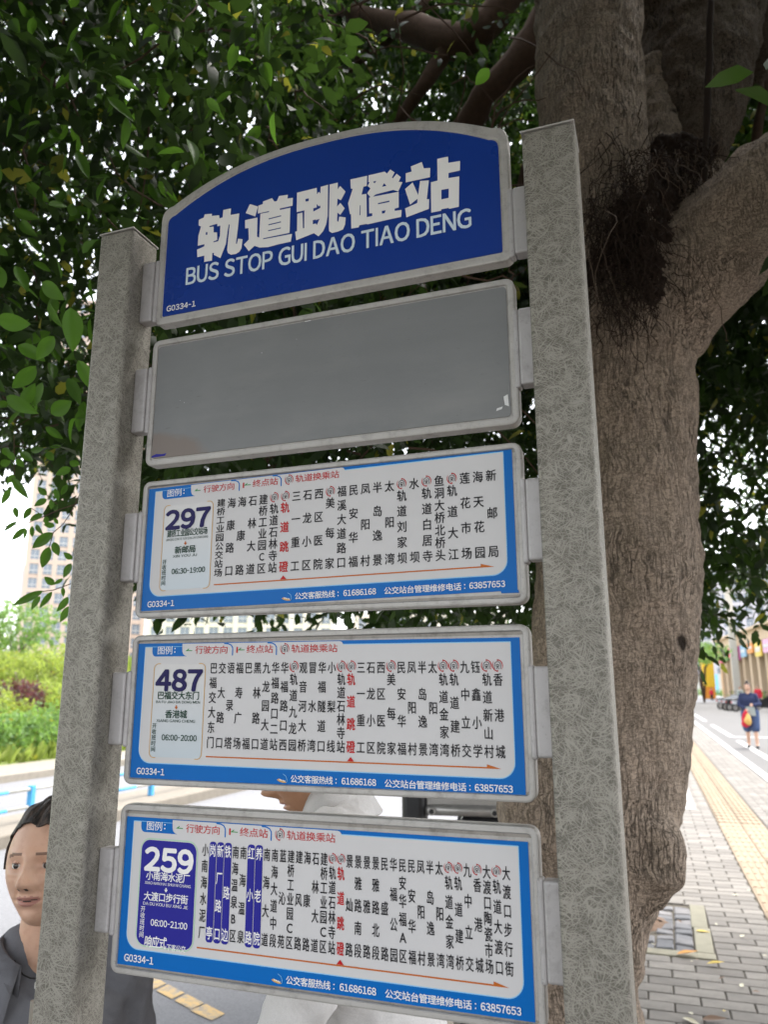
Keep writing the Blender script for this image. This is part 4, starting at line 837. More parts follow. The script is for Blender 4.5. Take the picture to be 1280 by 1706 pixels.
M['wall_peach'] = plain('peach_rendered_wall', (.60, .475, .40), .8, .06, .3, .02); M['wall_cream'] = plain('cream_rendered_wall', (.76, .70, .60), .8, .06, .3, .02); M['wall_grey'] = plain('mauve_grey_wall', (.58, .56, .60), .8, .06, .3, .02)
M['glass'] = plain('window_glass', (.20, .235, .29), .15, .2, .5, 0, spec=.8); M['mullion'] = plain('pale_window_frame', (.55, .55, .56), .5, .05)
def tower(label, cx, depth, wid, top, floors, bays, wall, z0=0.0, dp=14, name='apartment_tower', group=None):
    c = atD(cx, 1146, depth); rz = math.atan2(c[1]-CAMP[1], c[0]-CAMP[0])-math.pi/2
    o = tag(empty(name, (c[0], c[1], z0)), label, 'building', group); W, FH = wid/bays, (top-z0)/floors
    ca, sa = math.cos(rz), math.sin(rz); T = lambda v: [(c[0]+x*ca-y*sa, c[1]+x*sa+y*ca, z) for x, y, z in v]
    def bx(name, a, b, mt): m_ = MB().box(a, b); m_.v = T(m_.v); return m_.build(name, [M[mt]], o)
    bx('core', (-wid/2+.1, .35, z0), (wid/2-.1, dp, top-.2), wall); bx('parapet', (-wid/2-.2, -.15, top), (wid/2+.2, dp+.1, top+1.2), wall)
    for k in range(bays+1): x = -wid/2+W*k; bx('pier', (x-W*.17, 0, z0), (x+W*.17, .6, top), wall)
    for k in range(floors): z = z0+FH*k; bx('floor_band', (-wid/2, .06, z), (wid/2, .5, z+FH*(.30 if k % 2 else .14)), wall)
    m_ = MB(); m_.box((-W*.34, 0, 0), (W*.34, .08, FH*.7), 0); 
    for x in (-W*.33, 0, W*.30): m_.box((x-.04, -.05, 0), (x+.04, .02, FH*.7), 1)
    m_.box((-W*.34, -.052, FH*.22), (W*.34, .022, FH*.27), 1); w0 = m_.build('window', [M['glass'], M['mullion']]); me = w0.data; bpy.data.objects.remove(w0)
    for j in range(floors):
        for k in range(bays):
            x = -wid/2+W*(k+.5); wo = bpy.data.objects.new('window', me); COL.objects.link(wo); wo.parent = o; wo.location = (x*ca-.24*-sa*0-.24*sa, x*sa+.24*ca, FH*j+FH*.29); wo.rotation_euler = (0, 0, rz)
tower('tall peach apartment tower behind the bank, seen left of the sign', 130, 160, 24, 88, 29, 9, 'wall_peach')
tower('narrow grey blue block edge beside the peach tower', 38, 190, 5, 31, 10, 2, 'wall_grey')
tower('long low cream block glimpsed between the second and third boards', 400, 150, 36, 20, 6, 13, 'wall_cream')
tower('pale cream block glimpsed between the boards nearer the trunk', 720, 170, 34, 17, 5, 11, 'wall_cream')
tower('mauve grey tower rising above the shopping arcade', 1262, 210, 26, 34, 10, 9, 'wall_grey')
tower('pale grey block left of the arcade roof behind the leaves', 1150, 240, 16, 22, 7, 6, 'wall_grey')
# ------------------------------------------------------------------ right side: arcade, signs, street things
A0 = atD(1280, 1041.6, 78); B0 = atD(1194, 1071, 109); dirv = (A0-B0); dirv[2] = 0; LEN = np.linalg.norm(dirv); dirv /= LEN; nv = np.array([-dirv[1], dirv[0], 0]); 
if nv[0] < 0: nv = -nv
arc = tag(empty('shopping_arcade', (B0[0], B0[1], 0)), 'long cream shopping arcade with columns and a deep fascia', 'building')
def abox(name, s0, s1, n0, n1, z0, z1, mt, parent=None):
    m_ = MB().box((s0, n0, z0), (s1, n1, z1)); m_.v = [tuple(np.array([B0[0], B0[1], 0])+dirv*a+nv*b+np.array([0, 0, c])) for a, b, c in m_.v]; return m_.build(name, [M[mt] if isinstance(mt, str) else mt], parent if parent is not None else arc)
M['arc_wall'] = plain('cream_arcade_stone', (.60, .455, .31), .8, .05, .3, .02); M['shop_dark'] = plain('dark_shop_front', (.10, .12, .12), .3, .3, .8, 0)
abox('fascia', 0, LEN+34, 0, 1.2, 6.45, 7.75, 'arc_wall'); abox('cornice', -.4, LEN+34.4, -.45, 1.5, 7.75, 8.05, 'arc_wall'); abox('roof', 0, LEN+34, 1.2, 14, 7.2, 7.7, 'arc_wall'); abox('back_wall', 0, LEN+34, 5.0, 5.4, 0, 7.3, 'arc_wall')
for k in range(17): abox('column', .6+4.1*k, 1.7+4.1*k, .1, 1.1, 0, 6.45, 'arc_wall')
for k in range(16): abox('shop_front', 2.1+4.1*k, 4.9+4.1*k, 4.8, 4.99, 0, 4.2, 'shop_dark')
sc_ = [((.62, .10, .22), 'pink'), ((.08, .35, .12), 'green'), ((.55, .03, .05), 'red'), ((.60, .12, .35), 'magenta'), ((.25, .45, .62), 'pale blue'), ((.70, .25, .02), 'orange'), ((.75, .55, .05), 'yellow'), ((.70, .35, .55), 'rose and white'), ((.05, .45, .38), 'teal'), ((.6, .1, .1), 'dark red')]
for k, (c_, nm) in enumerate(sc_):
    s0 = 1.8+4.1*k; so = abox('shop_sign', s0, s0+3.0, -.25, -.08, 4.75+.25*(k % 3), 6.35, plain('sign_'+nm.replace(' ', '_'), c_, .5, .1, 3), None); so.parent = None; so.location = (0, 0, 0)
    tag(so, nm+' shop sign hanging under the arcade fascia', 'shop sign', 'signs along the arcade')
    pn = MB(); [pn.box((s0+.35+.62*j, -.28, 5.25+.25*(k % 3)), (s0+.80+.62*j, -.252, 5.75+.12*(k % 3))) for j in range(4)]; pn.v = [tuple(np.array([B0[0], B0[1], 0])+dirv*a+nv*b+np.array([0, 0, c])) for a, b, c in pn.v]; tag(pn.build('sign_panel_marks', [M['chipwhite']], so), kind='stuff')
ym = plain('yellow_banner', (.80, .52, .03), .6, .1, 2); om = plain('orange_banner', (.75, .28, .03), .6, .1, 2)
yb = tag(empty('banner_pylon', (B0[0]-.2, B0[1]-1, 0)), 'tall yellow and orange banner pylon at the near corner of the arcade', 'banner')
abox('yellow_banner', .2, 1.6, -2.4, -.9, 1.6, 6.3, ym, yb); abox('orange_foot', .25, 1.55, -2.35, -.95, 0, 1.6, om, yb)
c_ = atD(1229, 1146, 92); pl = tag(empty('white_pylon', (c_[0], c_[1], 0)), 'slim white pylon standing up behind the arcade roof', 'pylon'); b = MB(); b.box((c_[0]-.4, c_[1]-.3, 0), (c_[0]+.4, c_[1]+.3, 13.2)); b.build('shaft', [M['pipe_white']], pl, bevel=.03); b = MB(); b.box((c_[0]-.6, c_[1]-.5, 13.2), (c_[0]+.6, c_[1]+.5, 13.6)); b.build('cap', [M['mullion']], pl)
c_ = atD(1155, 1146, 140); b = MB(); b.tube([(c_[0], c_[1], 0), (c_[0], c_[1], 5.6)], .75, 16); b.tube([(c_[0], c_[1], 5.6), (c_[0], c_[1], 5.9)], .9, 16); tag(b.build('dark_column', [M['glass']], smooth=True), 'dark blue grey round column across the far crossing', 'column')
hd = tag(empty('site_hoarding', tuple(np.append(atD(1165, 1146, 160)[:2], 0))), 'long pale hoarding across the end of the street', 'hoarding')
p0, p1 = atD(1105, 1146, 160), atD(1212, 1146, 160); dd = (p1-p0)/8
for k in range(8):
    a, b_ = p0+dd*k, p0+dd*(k+.97); b = MB(); b.add([(a[0], a[1], .3), (b_[0], b_[1], .3), (b_[0], b_[1], 4.2), (a[0], a[1], 4.2), (a[0], a[1]+.2, .3), (b_[0], b_[1]+.2, .3), (b_[0], b_[1]+.2, 4.2), (a[0], a[1]+.2, 4.2)], [(0, 1, 2, 3), (7, 6, 5, 4), (0, 4, 5, 1), (1, 5, 6, 2), (2, 6, 7, 3), (3, 7, 4, 0)]); b.build('hoarding_panel', [M['pipe_white'] if k % 3 else M['edge_cyan']], hd)
for k, (px_, dp_, rr) in enumerate([(1142, 62, 2.4), (1172, 80, 3.0), (1085, 58, 2.4)]):
    c_ = atD(px_, 1146, dp_); shrub('street_tree', (c_[0], c_[1], 0), (rr, rr, 1.0), M['shrub2'], ['light green street tree just beyond the banyan trunk', 'light green street tree further along the street, nearest the arcade', 'street tree hidden behind the banyan trunk'][k], 520, (.14, .24), 'street trees', (3.4, 4.3, 3.3)[k], 'tree')
for k, px_ in enumerate((1150, 1178, 1205, 1268)):
    c_ = atD(px_, 1146, 148 if k < 3 else 75); shrub('low_hedge', (c_[0], c_[1], -.1), (3.2, 1.2, .7), M['shrub2'], ['low green hedge in front of the pale hoarding, left one', 'low green hedge in front of the hoarding, middle one', 'low green hedge at the right end of the hoarding', 'low green hedge before the arcade columns at the right edge'][k], 220, (.12, .2), 'low hedges', 0.0, 'hedge')

# ------------------------------------------------------------------ people
def skinm(name, c):
    t = NT(name); v = t.coord(); n = t.noise(v, 18, 5, .6); m_ = t.mix(n, (c[0]*.80, c[1]*.72, c[2]*.68), tuple(x*1.14 for x in c)); n3 = t.noise(v, 70, 4, .7); m_ = t.mix(t.ramp(n3, [(.52, 0.0), (.70, .35)]), m_, (c[0]*.72, c[1]*.60, c[2]*.55)); f = t.noise(v, 320, 3)
    t.b.inputs['Subsurface Weight'].default_value = .12; t.b.inputs['Subsurface Radius'].default_value = (.012, .004, .002)
    return t.fin(m_, .48, t.bump(f, .08, .0008), 0, .4)
M['skin_w'] = skinm('warm_skin', (.60, .385, .28)); M['skin_m'] = skinm('tanned_skin', (.46, .255, .155)); M['lip'] = skinm('lip_skin', (.44, .225, .185)); M['eye'] = plain('eye_white', (.62, .60, .57), .2, .03); M['iris'] = plain('dark_iris', (.02, .012, .008), .1, .1)
t = NT('dark_hair'); v = t.coord(scale=(1, .25, .10)); n = t.noise(v, 520, 3, .7, .4); n2 = t.noise(t.coord(scale=(1, .3, .2)), 60, 3); M['hair'] = t.fin(t.mix(t.ramp(t.math('ADD', t.math('MULTIPLY', n, .5), t.math('MULTIPLY', t.noise(t.coord(scale=(1, .35, .3)), 150, 2), .5)), [(.44, 0.0), (.60, 1.0)]), (.008, .006, .005), (.085, .058, .045)), .5, t.bump(n, .9, .004), 0, .35)
M['brow'] = skinm('brow_and_lash_skin', (.20, .12, .085))
def cloth(name, c, w=.35, sc2=14):
    t = NT(name); v = t.coord(); n = t.noise(v, sc2, 3, .5, .8); f = t.noise(v, 500, 3, .8); return t.fin(t.mix(f, tuple(x*.75 for x in c), tuple(x*1.2 for x in c)), .9, t.bump(f, .3, .0008, t.bump(n, w, .02)), 0, .2)
M['jacket'] = cloth('blue_grey_fleece', (.15, .15, .165), .8, 9); M['trouser_dark'] = cloth('dark_trousers', (.03, .03, .035)); M['shirt_white'] = cloth('white_cotton_shirt', (.62, .60, .59)); M['trouser_beige'] = cloth('beige_trousers', (.35, .31, .26))
M['navy_cloth'] = cloth('navy_cloth', (.03, .038, .085)); M['blue_cloth'] = cloth('bright_blue_cloth', (.06, .09, .18)); M['grey_cloth'] = cloth('grey_apron_cloth', (.36, .40, .38)); M['red_cloth'] = cloth('red_cloth', (.5, .03, .05)); M['lilac_cloth'] = cloth('lilac_cloth', (.40, .30, .48))
M['shoe'] = plain('black_shoe', (.02, .02, .02), .5, .2); M['zip'] = plain('metal_zip', (.42, .38, .33), .35, .2, 200, .3, .6); M['cord'] = plain('black_cord', (.01, .01, .01), .7, .1)
def g_(x, x0, s_): return np.exp(-((x-x0)/s_)**2/2)
def head_grid(n=168, m=140):
    th = np.linspace(-math.pi, math.pi, n, endpoint=False); ph = np.linspace(-math.pi/2, math.pi/2, m); T_, P_ = np.meshgrid(th, ph)
    cx, cy, z = np.cos(P_)*np.sin(T_), np.cos(P_)*np.cos(T_), np.sin(P_)*.118
    dn = np.clip(-z/.118, 0, 1); jaw = 1-.30*dn**1.6; x = .0775*cx*jaw
    y = np.where(cy > 0, .090*np.abs(cy)**.80, -.098*np.abs(cy)**.9*(1-.42*np.clip((-z-.01)/.10, 0, 1)))
    fr = np.clip(cy*3, 0, 1); ax = np.abs(x)
    d = .027*g_(x, 0, .0085)*g_(z, -.030, .0105)+.015*g_(x, 0, .0075)*g_(z, -.010, .018)+.004*g_(x, 0, .012)*g_(z, .016, .012)+.011*g_(ax, .0125, .0052)*g_(z, -.034, .0065)
    d += -.010*g_(ax, .031, .0145)*g_(z, .001, .0095)-.004*g_(ax, .014, .006)*g_(z, .004, .009)+.0055*g_(ax, .029, .018)*g_(z, .022, .007)+.005*g_(ax, .041, .014)*g_(z, -.022, .014)
    d += .0072*g_(x, 0, .019)*g_(z, -.0565, .0042)+.0085*g_(x, 0, .016)*g_(z, -.0685, .0048)-.0075*g_(x, 0, .021)*g_(z, -.0623, .0017)-.003*g_(x, 0, .014)*g_(z, -.079, .005)-.002*g_(x, 0, .003)*g_(z, -.047, .006)
    d += .013*g_(x, 0, .019)*g_(z, -.100, .013)+.0022*g_(ax, .030, .012)*g_(z, -.014, .0035)-.0016*g_(ax, .030, .013)*g_(z, -.020, .003)-.0042*g_(ax-.021-(-.045-z)*.35, 0, .0028)*g_(z, -.048, .012)
    y = y+d*fr; V = np.stack([x, y, z], -1); return V.reshape(-1, 3), n, m
HV, HN, HM = head_grid()
HQ = np.array([(j*HN+i, j*HN+(i+1) % HN, (j+1)*HN+(i+1) % HN, (j+1)*HN+i) for j in range(HM-1) for i in range(HN)])
HC = HV[HQ].mean(1)
def hairline(C, low=-.075):
    x, y, z = C[:, 0], C[:, 1], C[:, 2]; w_ = .0015*np.sin(x*90)
    front = z > .074-.25*np.clip(np.abs(x)-.02, 0, 1)-.8*np.clip(np.abs(x)-.045, 0, 1)+w_; side = (y < .040+.25*z) & (z > -.012+.10*(y-.0)) ; back = (y < -.02) & (z > low)
    return np.where(y > .035, front, side | back | (z > .07))
def make_head(o, Rm, hc, skin, hair_low=-.075, hi=True, bun=None, hairoff=.0030, sc=1.0, vx_=.01):
    """returns vertex/face/material lists of the head in world space and builds hair as a part"""
    Wd = lambda v: (np.asarray(v)*sc) @ Rm.T + hc
    v = [Wd(HV)]; f = [HQ]; x, z, y = HC[:, 0], HC[:, 2], HC[:, 1]
    cup = -.0565+.0030*np.cos(np.clip(x/.010, -3.14, 3.14))*0; lip = (y > .05) & (np.abs(x) < .0235) & (z < -.0535-.06*np.abs(x)+.0015*np.cos(x*500)) & (z > -.0735+ (x/.0235)**2*.0095)
    mi = np.where(lip, 1, 0); brow = (y > .04) & (np.abs(np.abs(x)-.031) < .018) & (np.abs(z-(.0225-.10*(np.abs(x)-.031)-10*(np.abs(x)-.031)**2)) < .0030); mi = np.where(brow, 5, mi)
    slit = (y > .05) & (np.abs(x) < .019) & (np.abs(z+.0623+.0012*np.cos(x*200)) < .0011); mi = np.where(slit, 4, mi); nos = (y > .08) & (np.abs(np.abs(x)-.0075) < .0032) & (np.abs(z+.0405) < .0022); mi = np.where(nos, 4, mi)
    n0 = len(HV); mats = [mi]
    bm = bmesh.new(); bmesh.ops.create_uvsphere(bm, u_segments=20, v_segments=20, radius=1.0); sv = np.array([q.co for q in bm.verts]); sf = [tuple(q.index for q in ff.verts) for ff in bm.faces]; bm.free(); sv = sv[:, [0, 2, 1]]*np.array([1, 1, 1])
    faces = [tuple(q) for q in HQ]; allv = [Wd(HV)]; mm = list(mi)
    for s_ in (-1, 1):
        k = np.argmin((HV[:, 0]-s_*.031)**2+(HV[:, 2]-.001)**2+(HV[:, 1] < 0)*9); yc = HV[k, 1]-.0078; c0 = np.array([s_*.031, yc+.0012, .0005])
        def addp(vv, ff, mt):
            nonlocal n0
            allv.append(Wd(vv)); faces.extend([tuple(q+n0 for q in g) for g in ff]); mm.extend(mt if isinstance(mt, list) else [mt]*len(ff)); n0 += len(vv)
        cen = np.array([sv[list(g)].mean(0) for g in sf]); addp(sv*.0122+c0, sf, [3 if (c[1] > .86) else 2 for c in cen])
        up = [g for g, c in zip(sf, cen) if c[2] > .33-.12*abs(c[0]) and c[1] > -.2]; lo = [g for g, c in zip(sf, cen) if c[2] < -.46+.14*abs(c[0]) and c[1] > -.2]; ls = [g for g, c in zip(sf, cen) if .24 < c[2] < .40 and c[1] > .1]
        addp(sv*.0134+c0, up, 0); addp(sv*.0130+c0, lo, 0); addp(sv*.01365+c0, ls, 5)
        ev = sv*np.array([.006, .016, .030])+np.array([s_*.0745, -.008, -.012]); addp(ev, sf, 0)
    V = np.concatenate(allv)
    # hair shell
    hm = hairline(HC, hair_low); hv = HV*(1+(hairoff*np.clip((.065-HV[:, 1])/.09, .12, 1.3)/.09)[:, None])+np.array([0, -.0004, .0006]); q = HQ[hm]
    strands = np.sin(HV[:, 0]*420+HV[:, 1]*120)*.0006; wv_ = .0022*np.sin(HV[:, 0]*150+HV[:, 1]*70)*np.clip(HV[:, 2]/.06, 0, 1)+.0012*np.sin(HV[:, 0]*330-HV[:, 1]*120); hv = hv*(1+(wv_+.0012)[:, None]/.09); hv[:, 2] -= .004*g_(HV[:, 0], -.006, .006)*(HV[:, 2] > .05)
    ho = big_mesh('hair', Wd(hv), q, M['hair'], o, True); sd_ = ho.modifiers.new('s', 'SOLIDIFY'); sd_.thickness = .004; sd_.offset = -1
    if hi and sc == 1.0 and vx_ < .006:
        hs_ = MB(); tgt = np.array([0, -.97, .12]) if bun is not None else np.array([0, -.9, -.1]); ell = np.array([.0775, .094, .118])
        for k_ in range(2400):
            if k_ % 3: a_ = rng.uniform(-.75, .75); st_ = np.array([math.sin(a_)*.78, .58*math.cos(a_)-.05, .84-.50*abs(a_)**1.8*.35+abs(rng.normal())*.03])
            else: st_ = nrmz(rng.normal(size=(1, 3)))[0]; st_[2] = abs(st_[2])*.9+.22; st_[1] = min(st_[1], .22)
            st_ = st_/np.linalg.norm(st_); pts_ = []; off_ = rng.uniform(.0020, .0062); ph_ = rng.uniform(0, 6)
            for q_ in range(10):
                t_ = q_/9; dd_ = st_*(1-t_)+tgt*t_; dd_ = dd_+np.array([0, 0, .35*math.sin(math.pi*t_)*abs(st_[0])]); dd_ /= np.linalg.norm(dd_); bx_ = dd_*ell
                if bx_[1] > 0: bx_[1] = .090*(abs(dd_[1]))**.80*1.0
                nl_ = off_*(.35+.65*min(1, 4*t_)); pts_.append(bx_+dd_*nl_+np.array([math.sin(ph_+t_*9)*.0012, 0, math.cos(ph_+t_*8)*.0010]))
            hs_.tube(Wd(np.array(pts_)), [.0010]*9+[.0004], 3, cap=False)
        tag(hs_.build('hair_strands', [M['hair']], ho, smooth=True), kind='stuff')
    if bun is not None:
        m_ = MB(); pts = [Wd(np.array([p]))[0] for p in bun[0]]; m_.tube(pts, bun[1], 12); m_.build('hair_knot', [M['hair']], ho, smooth=True)
    return V, faces, mm
def person(label, hc, fwd, gz, k=None, lean=0.0, head=(0, 0, 0), skin='skin_w', vox=.006, top=None, arms=((None,)*2,)*2, legs=None, bun=None, hair_low=-.075, cat='person', group=None, stride=0.0, sleeve=True, hu=1.60):
    """hc head centre, fwd facing direction (2D); top/legs material names; head = (yaw, pitch, roll) in radians relative to the body"""
    F_ = np.array([fwd[0], fwd[1], 0.0]); F_ /= np.linalg.norm(F_); S_ = np.array([-F_[1], F_[0], 0]); U_ = np.array([0, 0, 1.0])
    k = k or (hc[2]-gz)/hu/math.cos(lean*.6)
    def lf(u): return math.sin(lean)*max(0, u-.92)
    zc = ((hc[2]-gz)/k-.92)/(hu-.92)
    O = np.array([hc[0], hc[1], 0])-F_*(.02+lf(hu))*k; O[2] = gz
    def w(f_, s_, u_):
        uu = u_ if u_ < .92 else .92+(u_-.92)*zc; return O+F_*(f_+lf(u_))*k+S_*s_*k+U_*uu*k
    o = tag(empty('person', (float(O[0]), float(O[1]), gz)), label, cat, group)
    yaw, pit_, rol = head
    Rz = np.array(Matrix.Rotation(yaw, 3, 'Z')); fx = np.stack([np.cross(F_, U_), F_, U_], 1); Rp = np.array(Matrix.Rotation(-pit_, 3, 'X')); Rr = np.array(Matrix.Rotation(rol, 3, 'Y'))
    Rm = fx @ Rz @ Rp @ Rr
    hV, hF, hM = make_head(o, Rm, np.asarray(hc, float), skin, hair_low, bun=bun, vx_=vox)
    ch = [[(w(0, .085, 1.25), .095*k), (w(0, -.085, 1.25), .095*k)], [(w(-.01, .14, 1.37), .05*k), (w(-.01, -.14, 1.37), .05*k)]]
    nb = w(-.015, 0, 1.38); nt = np.asarray(hc)+Rm @ np.array([0, -.022, -.055]); ch.append([(nb, .062*k), ((nb+nt)/2, .054), (nt, .053)])
    for s_ in (1, -1): ch.append([(w(0, .08*s_, 1.25), .09*k), (w(0, .07*s_, 1.0), .085*k), (w(0, .085*s_, .90), .10*k)])
    A_ = []
    for i, s_ in enumerate((1, -1)):
        el, wr = arms[i]; sh = w(0, .172*s_, 1.365); el = w(*el) if el is not None else w(-.03, .235*s_, 1.10); wr = w(*wr) if wr is not None else w(.04, .25*s_, .86); A_.append((sh, el, wr)); ch.append([(sh, .052*k), (el, .038*k), (wr, .025*k)])
        d = (wr-el)/np.linalg.norm(wr-el); pal = wr+d*.055; side = np.cross(d, F_); side /= np.linalg.norm(side)+1e-9; back = np.cross(side, d); ch.append([(wr, .023), (wr+d*.03+side*.012, .019), (pal+side*.018, .016)]); ch.append([(wr+d*.02, .02), (pal-side*.02, .016)])
        for j in range(4):
            b_ = pal+side*(.027-.018*j); L = (.030, .034, .032, .025)[j]; p1 = b_+d*L; p2 = p1+(d*.8+back*.5)*L*.8; p3 = p2+(d*.5+back*.8)*L*.6; ch.append([(b_, .0092), (p1, .0085), (p2, .0078), (p3, .007)])
        tb_ = wr+d*.02+side*.028; ch.append([(tb_, .011), (tb_+d*.025+side*.018, .0098), (tb_+d*.05+side*.022+back*.01, .008)])
    Lg = []
    for s_ in (1, -1):
        sf = stride*s_; hp, kn, an = w(0, .09*s_, .90), w(.03+sf*.5, .10*s_, .48), w(sf, .105*s_, .085); toe = w(sf+.13, .115*s_, .035); Lg.append((hp, kn, an, toe)); ch.append([(hp, .09*k), (kn, .058*k), (an, .040*k)]); ch.append([(an, .038*k), (toe, .03*k)])
    body = blob('body', ch, vox, [M[skin], M['lip'], M['eye'], M['iris'], M['hair'], M['brow']], o, 5)
    me = body.data; nb_ = len(me.vertices); bv = [tuple(q.co) for q in me.vertices]+[tuple(q) for q in hV]; bf = [tuple(q.vertices) for q in me.polygons]; nf = len(bf); bf += [tuple(i+nb_ for i in g) for g in hF]
    m2 = bpy.data.meshes.new('body'); m2.from_pydata(bv, [], bf); [m2.materials.append(M[q]) for q in (skin, 'lip', 'eye', 'iris', 'hair', 'brow')]; m2.polygons.foreach_set('material_index', np.array([0]*nf+list(map(int, hM)), dtype=np.int32)); m2.polygons.foreach_set('use_smooth', [True]*len(bf)); m2.update(); body.data = m2
    sv_ = max(vox, .007)
    if top:
        e = .016; tc_ = [[(w(0, .085, 1.25), .105*k+e), (w(0, -.085, 1.25), .105*k+e)], [(w(-.012, .145, 1.365), .056*k+e*.5), (w(-.012, -.145, 1.365), .056*k+e*.5)], [(w(-.02, .05, 1.385), .055*k+e*.6), (w(-.02, -.05, 1.385), .055*k+e*.6)]]
        for s_ in (1, -1): tc_.append([(w(0, .085*s_, 1.25), .098*k+e), (w(.005, .08*s_, 1.0), .098*k+e), (w(0, .085*s_, .86), .112*k+e)])
        tc_.append([(w(.005, 0, 1.2), .10*k+e), (w(.005, 0, .88), .10*k+e)])
        for sh, el, wr in A_: tc_.append([(sh, .056*k+e*.6), (el, .046*k+e*.6), ((wr*.9+el*.1) if sleeve else el, .035*k+e*.5)] if sleeve else [(sh, .056*k+e*.8), (sh*.35+el*.65, .052*k+e)])
        blob(top[0], tc_, sv_, M[top[1]], o, 3, ((.11, .034, 'CLOUDS'), (.045, .013, 'CLOUDS')))
    if legs:
        tc_ = [[(w(0, .07, .93), .11*k+.01), (w(0, -.07, .93), .11*k+.01)]]
        for hp, kn, an, toe in Lg: tc_.append([(hp, .10*k+.012), (kn, .066*k+.014), (an+(0, 0, .03), .052*k+.012)] if legs[2] else [(hp, .12*k+.02), (kn*.9+hp*.1, .10*k+.02)])
        blob(legs[0], tc_, sv_+.002, M[legs[1]], o, 3, ((.10, .014, 'CLOUDS'),))
    for hp, kn, an, toe in Lg: blob('shoe', [[(an-F_*.02*k+(0, 0, -.03), .043*k), (toe+(0, 0, .006), .038*k)]], .008, M['shoe'], o, 2)
    return o, w, Rm, (F_, S_, U_), k
def collar(o, w, k, mat, r0=.068, h=.05, flare=.038, z=1.405, gap=.35, f0=-.01, drop=.03):
    v = []; f = []; n = 40
    for i in range(n+1):
        a = gap+(2*math.pi-2*gap)*i/n; c_, s_ = math.cos(a), math.sin(a); fo = max(0, c_)**2
        for (rr, zz) in ((r0+.004, -.028), (r0, h*.55), (r0+.002, h), (r0+.008, h+.003), (r0+flare*.6, h*.35-drop*.3*fo), (r0+flare*(1+.25*fo), -.022-drop*fo), (r0+flare*(1+.25*fo)-.004, -.026-drop*fo), (r0+flare*.5, h*.2)): v.append(tuple(w(f0+rr*c_*1.0, rr*s_*1.08, z+zz-.045*fo)))
    for i in range(n):
        for j in range(7): f.append((i*8+j, i*8+j+1, (i+1)*8+j+1, (i+1)*8+j))
    c = mesh_obj('collar', v, f, M[mat], o, True); sd_ = c.modifiers.new('s', 'SOLIDIFY'); sd_.thickness = .003; return c
# woman behind the left post, seen from the front
hc = atD(84, 1435, 1.60); toc = CAMP[:2]-hc[:2]; toc = toc/np.linalg.norm(toc)
wom, w, Rm, ax, kk = person('woman in a grey blue zipped jacket looking out from behind the left post', hc, toc+np.array([-.10, 0]), -.15, head=(R(-22), R(-6), R(2)), skin='skin_w', vox=.005, top=('jacket', 'jacket'), legs=('trousers', 'trouser_dark', True), bun=([(0, -.095, .02), (0, -.125, -.01), (0, -.13, -.05)], [.02, .028, .012]))
collar(wom, w, kk, 'jacket', r0=.080, h=.045, flare=.050, z=1.39, gap=.42, f0=.005, drop=.045)
m_ = MB(); m_.tube([w(.085+.055, 0, 1.345), w(.118+.022, 0, 1.25), w(.120+.02, 0, 1.1), w(.115+.02, 0, .9)], .0055, 6); m_.build('zip', [M['zip']], wom)
nn = 24; m_ = MB(); m_.tube([w(-.012+.083*math.cos(a)*.93+.012, .064*math.sin(a), 1.425-.058*max(0, math.cos(a))) for a in [2*math.pi*i/nn for i in range(nn+1)]], .0016, 5, cap=False); m_.build('necklace_cord', [M['cord']], wom, smooth=True)
m_ = MB(); c_ = w(.088, 0, 1.362); m_.box((c_[0]-.004, c_[1]-.004, c_[2]-.010), (c_[0]+.004, c_[1]+.004, c_[2]+.002)); m_.build('pendant', [M['eye']], wom, bevel=.002)
# man behind the lower boards, in profile, bending forward
fw = -CR[:2]; pitch = R(16)
L0 = atD(468, 1341, 1.62); F3 = np.array([fw[0], fw[1], 0]); hc = L0-F3*(.084*math.cos(pitch)-.062*math.sin(pitch)*-1*0)+np.array([0, 0, .062*math.cos(pitch)+.086*math.sin(pitch)])+F3*.012
man, w, Rm, ax, kk = person('man in a white shirt bending forward in profile behind the two lowest boards', hc, fw, 0.0, k=.985, lean=R(16), head=(0, pitch, 0), skin='skin_m', vox=.005, hair_low=.015, hu=1.50, top=('shirt', 'shirt_white'), legs=('trousers', 'trouser_beige', True), arms=(((.10, .24, 1.12), (.26, .20, .94)), ((.08, -.24, 1.12), (.22, -.20, .94))))
collar(man, w, kk, 'shirt_white', r0=.066, h=.035, flare=.030, z=1.42, gap=.30, f0=-.005)
# people down the street
p_ = atZ(1256, 1246)
wk, w, Rm, ax, kk = person('woman walking towards the camera in navy top and loose blue shorts', (p_[0], p_[1], 1.60), (-.12, -1), 0.0, k=1.0, head=(R(-8), R(6), 0), vox=.012, top=('top', 'navy_cloth'), legs=('shorts', 'blue_cloth', False), bun=([(0, -.01, .11), (0, -.01, .145), (0, -.01, .165)], [.03, .045, .02]), arms=(((.06, .25, 1.14), (.22, .10, 1.12)), ((.05, -.25, 1.14), (.20, -.10, 1.02))), stride=.16, sleeve=True)
m_ = MB(); fv = [w(.17, x, z) for x, z in ((-.13, 1.08), (.13, 1.08), (.15, .84), (-.15, .84))]+[w(.185, x, z) for x, z in ((-.13, 1.08), (.13, 1.08), (.15, .84), (-.15, .84))]; m_.add(fv, [(0, 1, 2, 3), (7, 6, 5, 4), (0, 4, 5, 1), (1, 5, 6, 2), (2, 6, 7, 3), (3, 7, 4, 0)]).build('apron', [M['grey_cloth']], wk)
bg_ = tag(blob('carrier_bag', [[(w(.26, -.10, .98), .02), (w(.25, -.10, .86), .08), (w(.24, -.11, .66), .12)]], .012, M['red_cloth'], None, 3, ((.1, .05, 'CLOUDS'),)), 'red carrier bag held by the walking woman', 'bag')
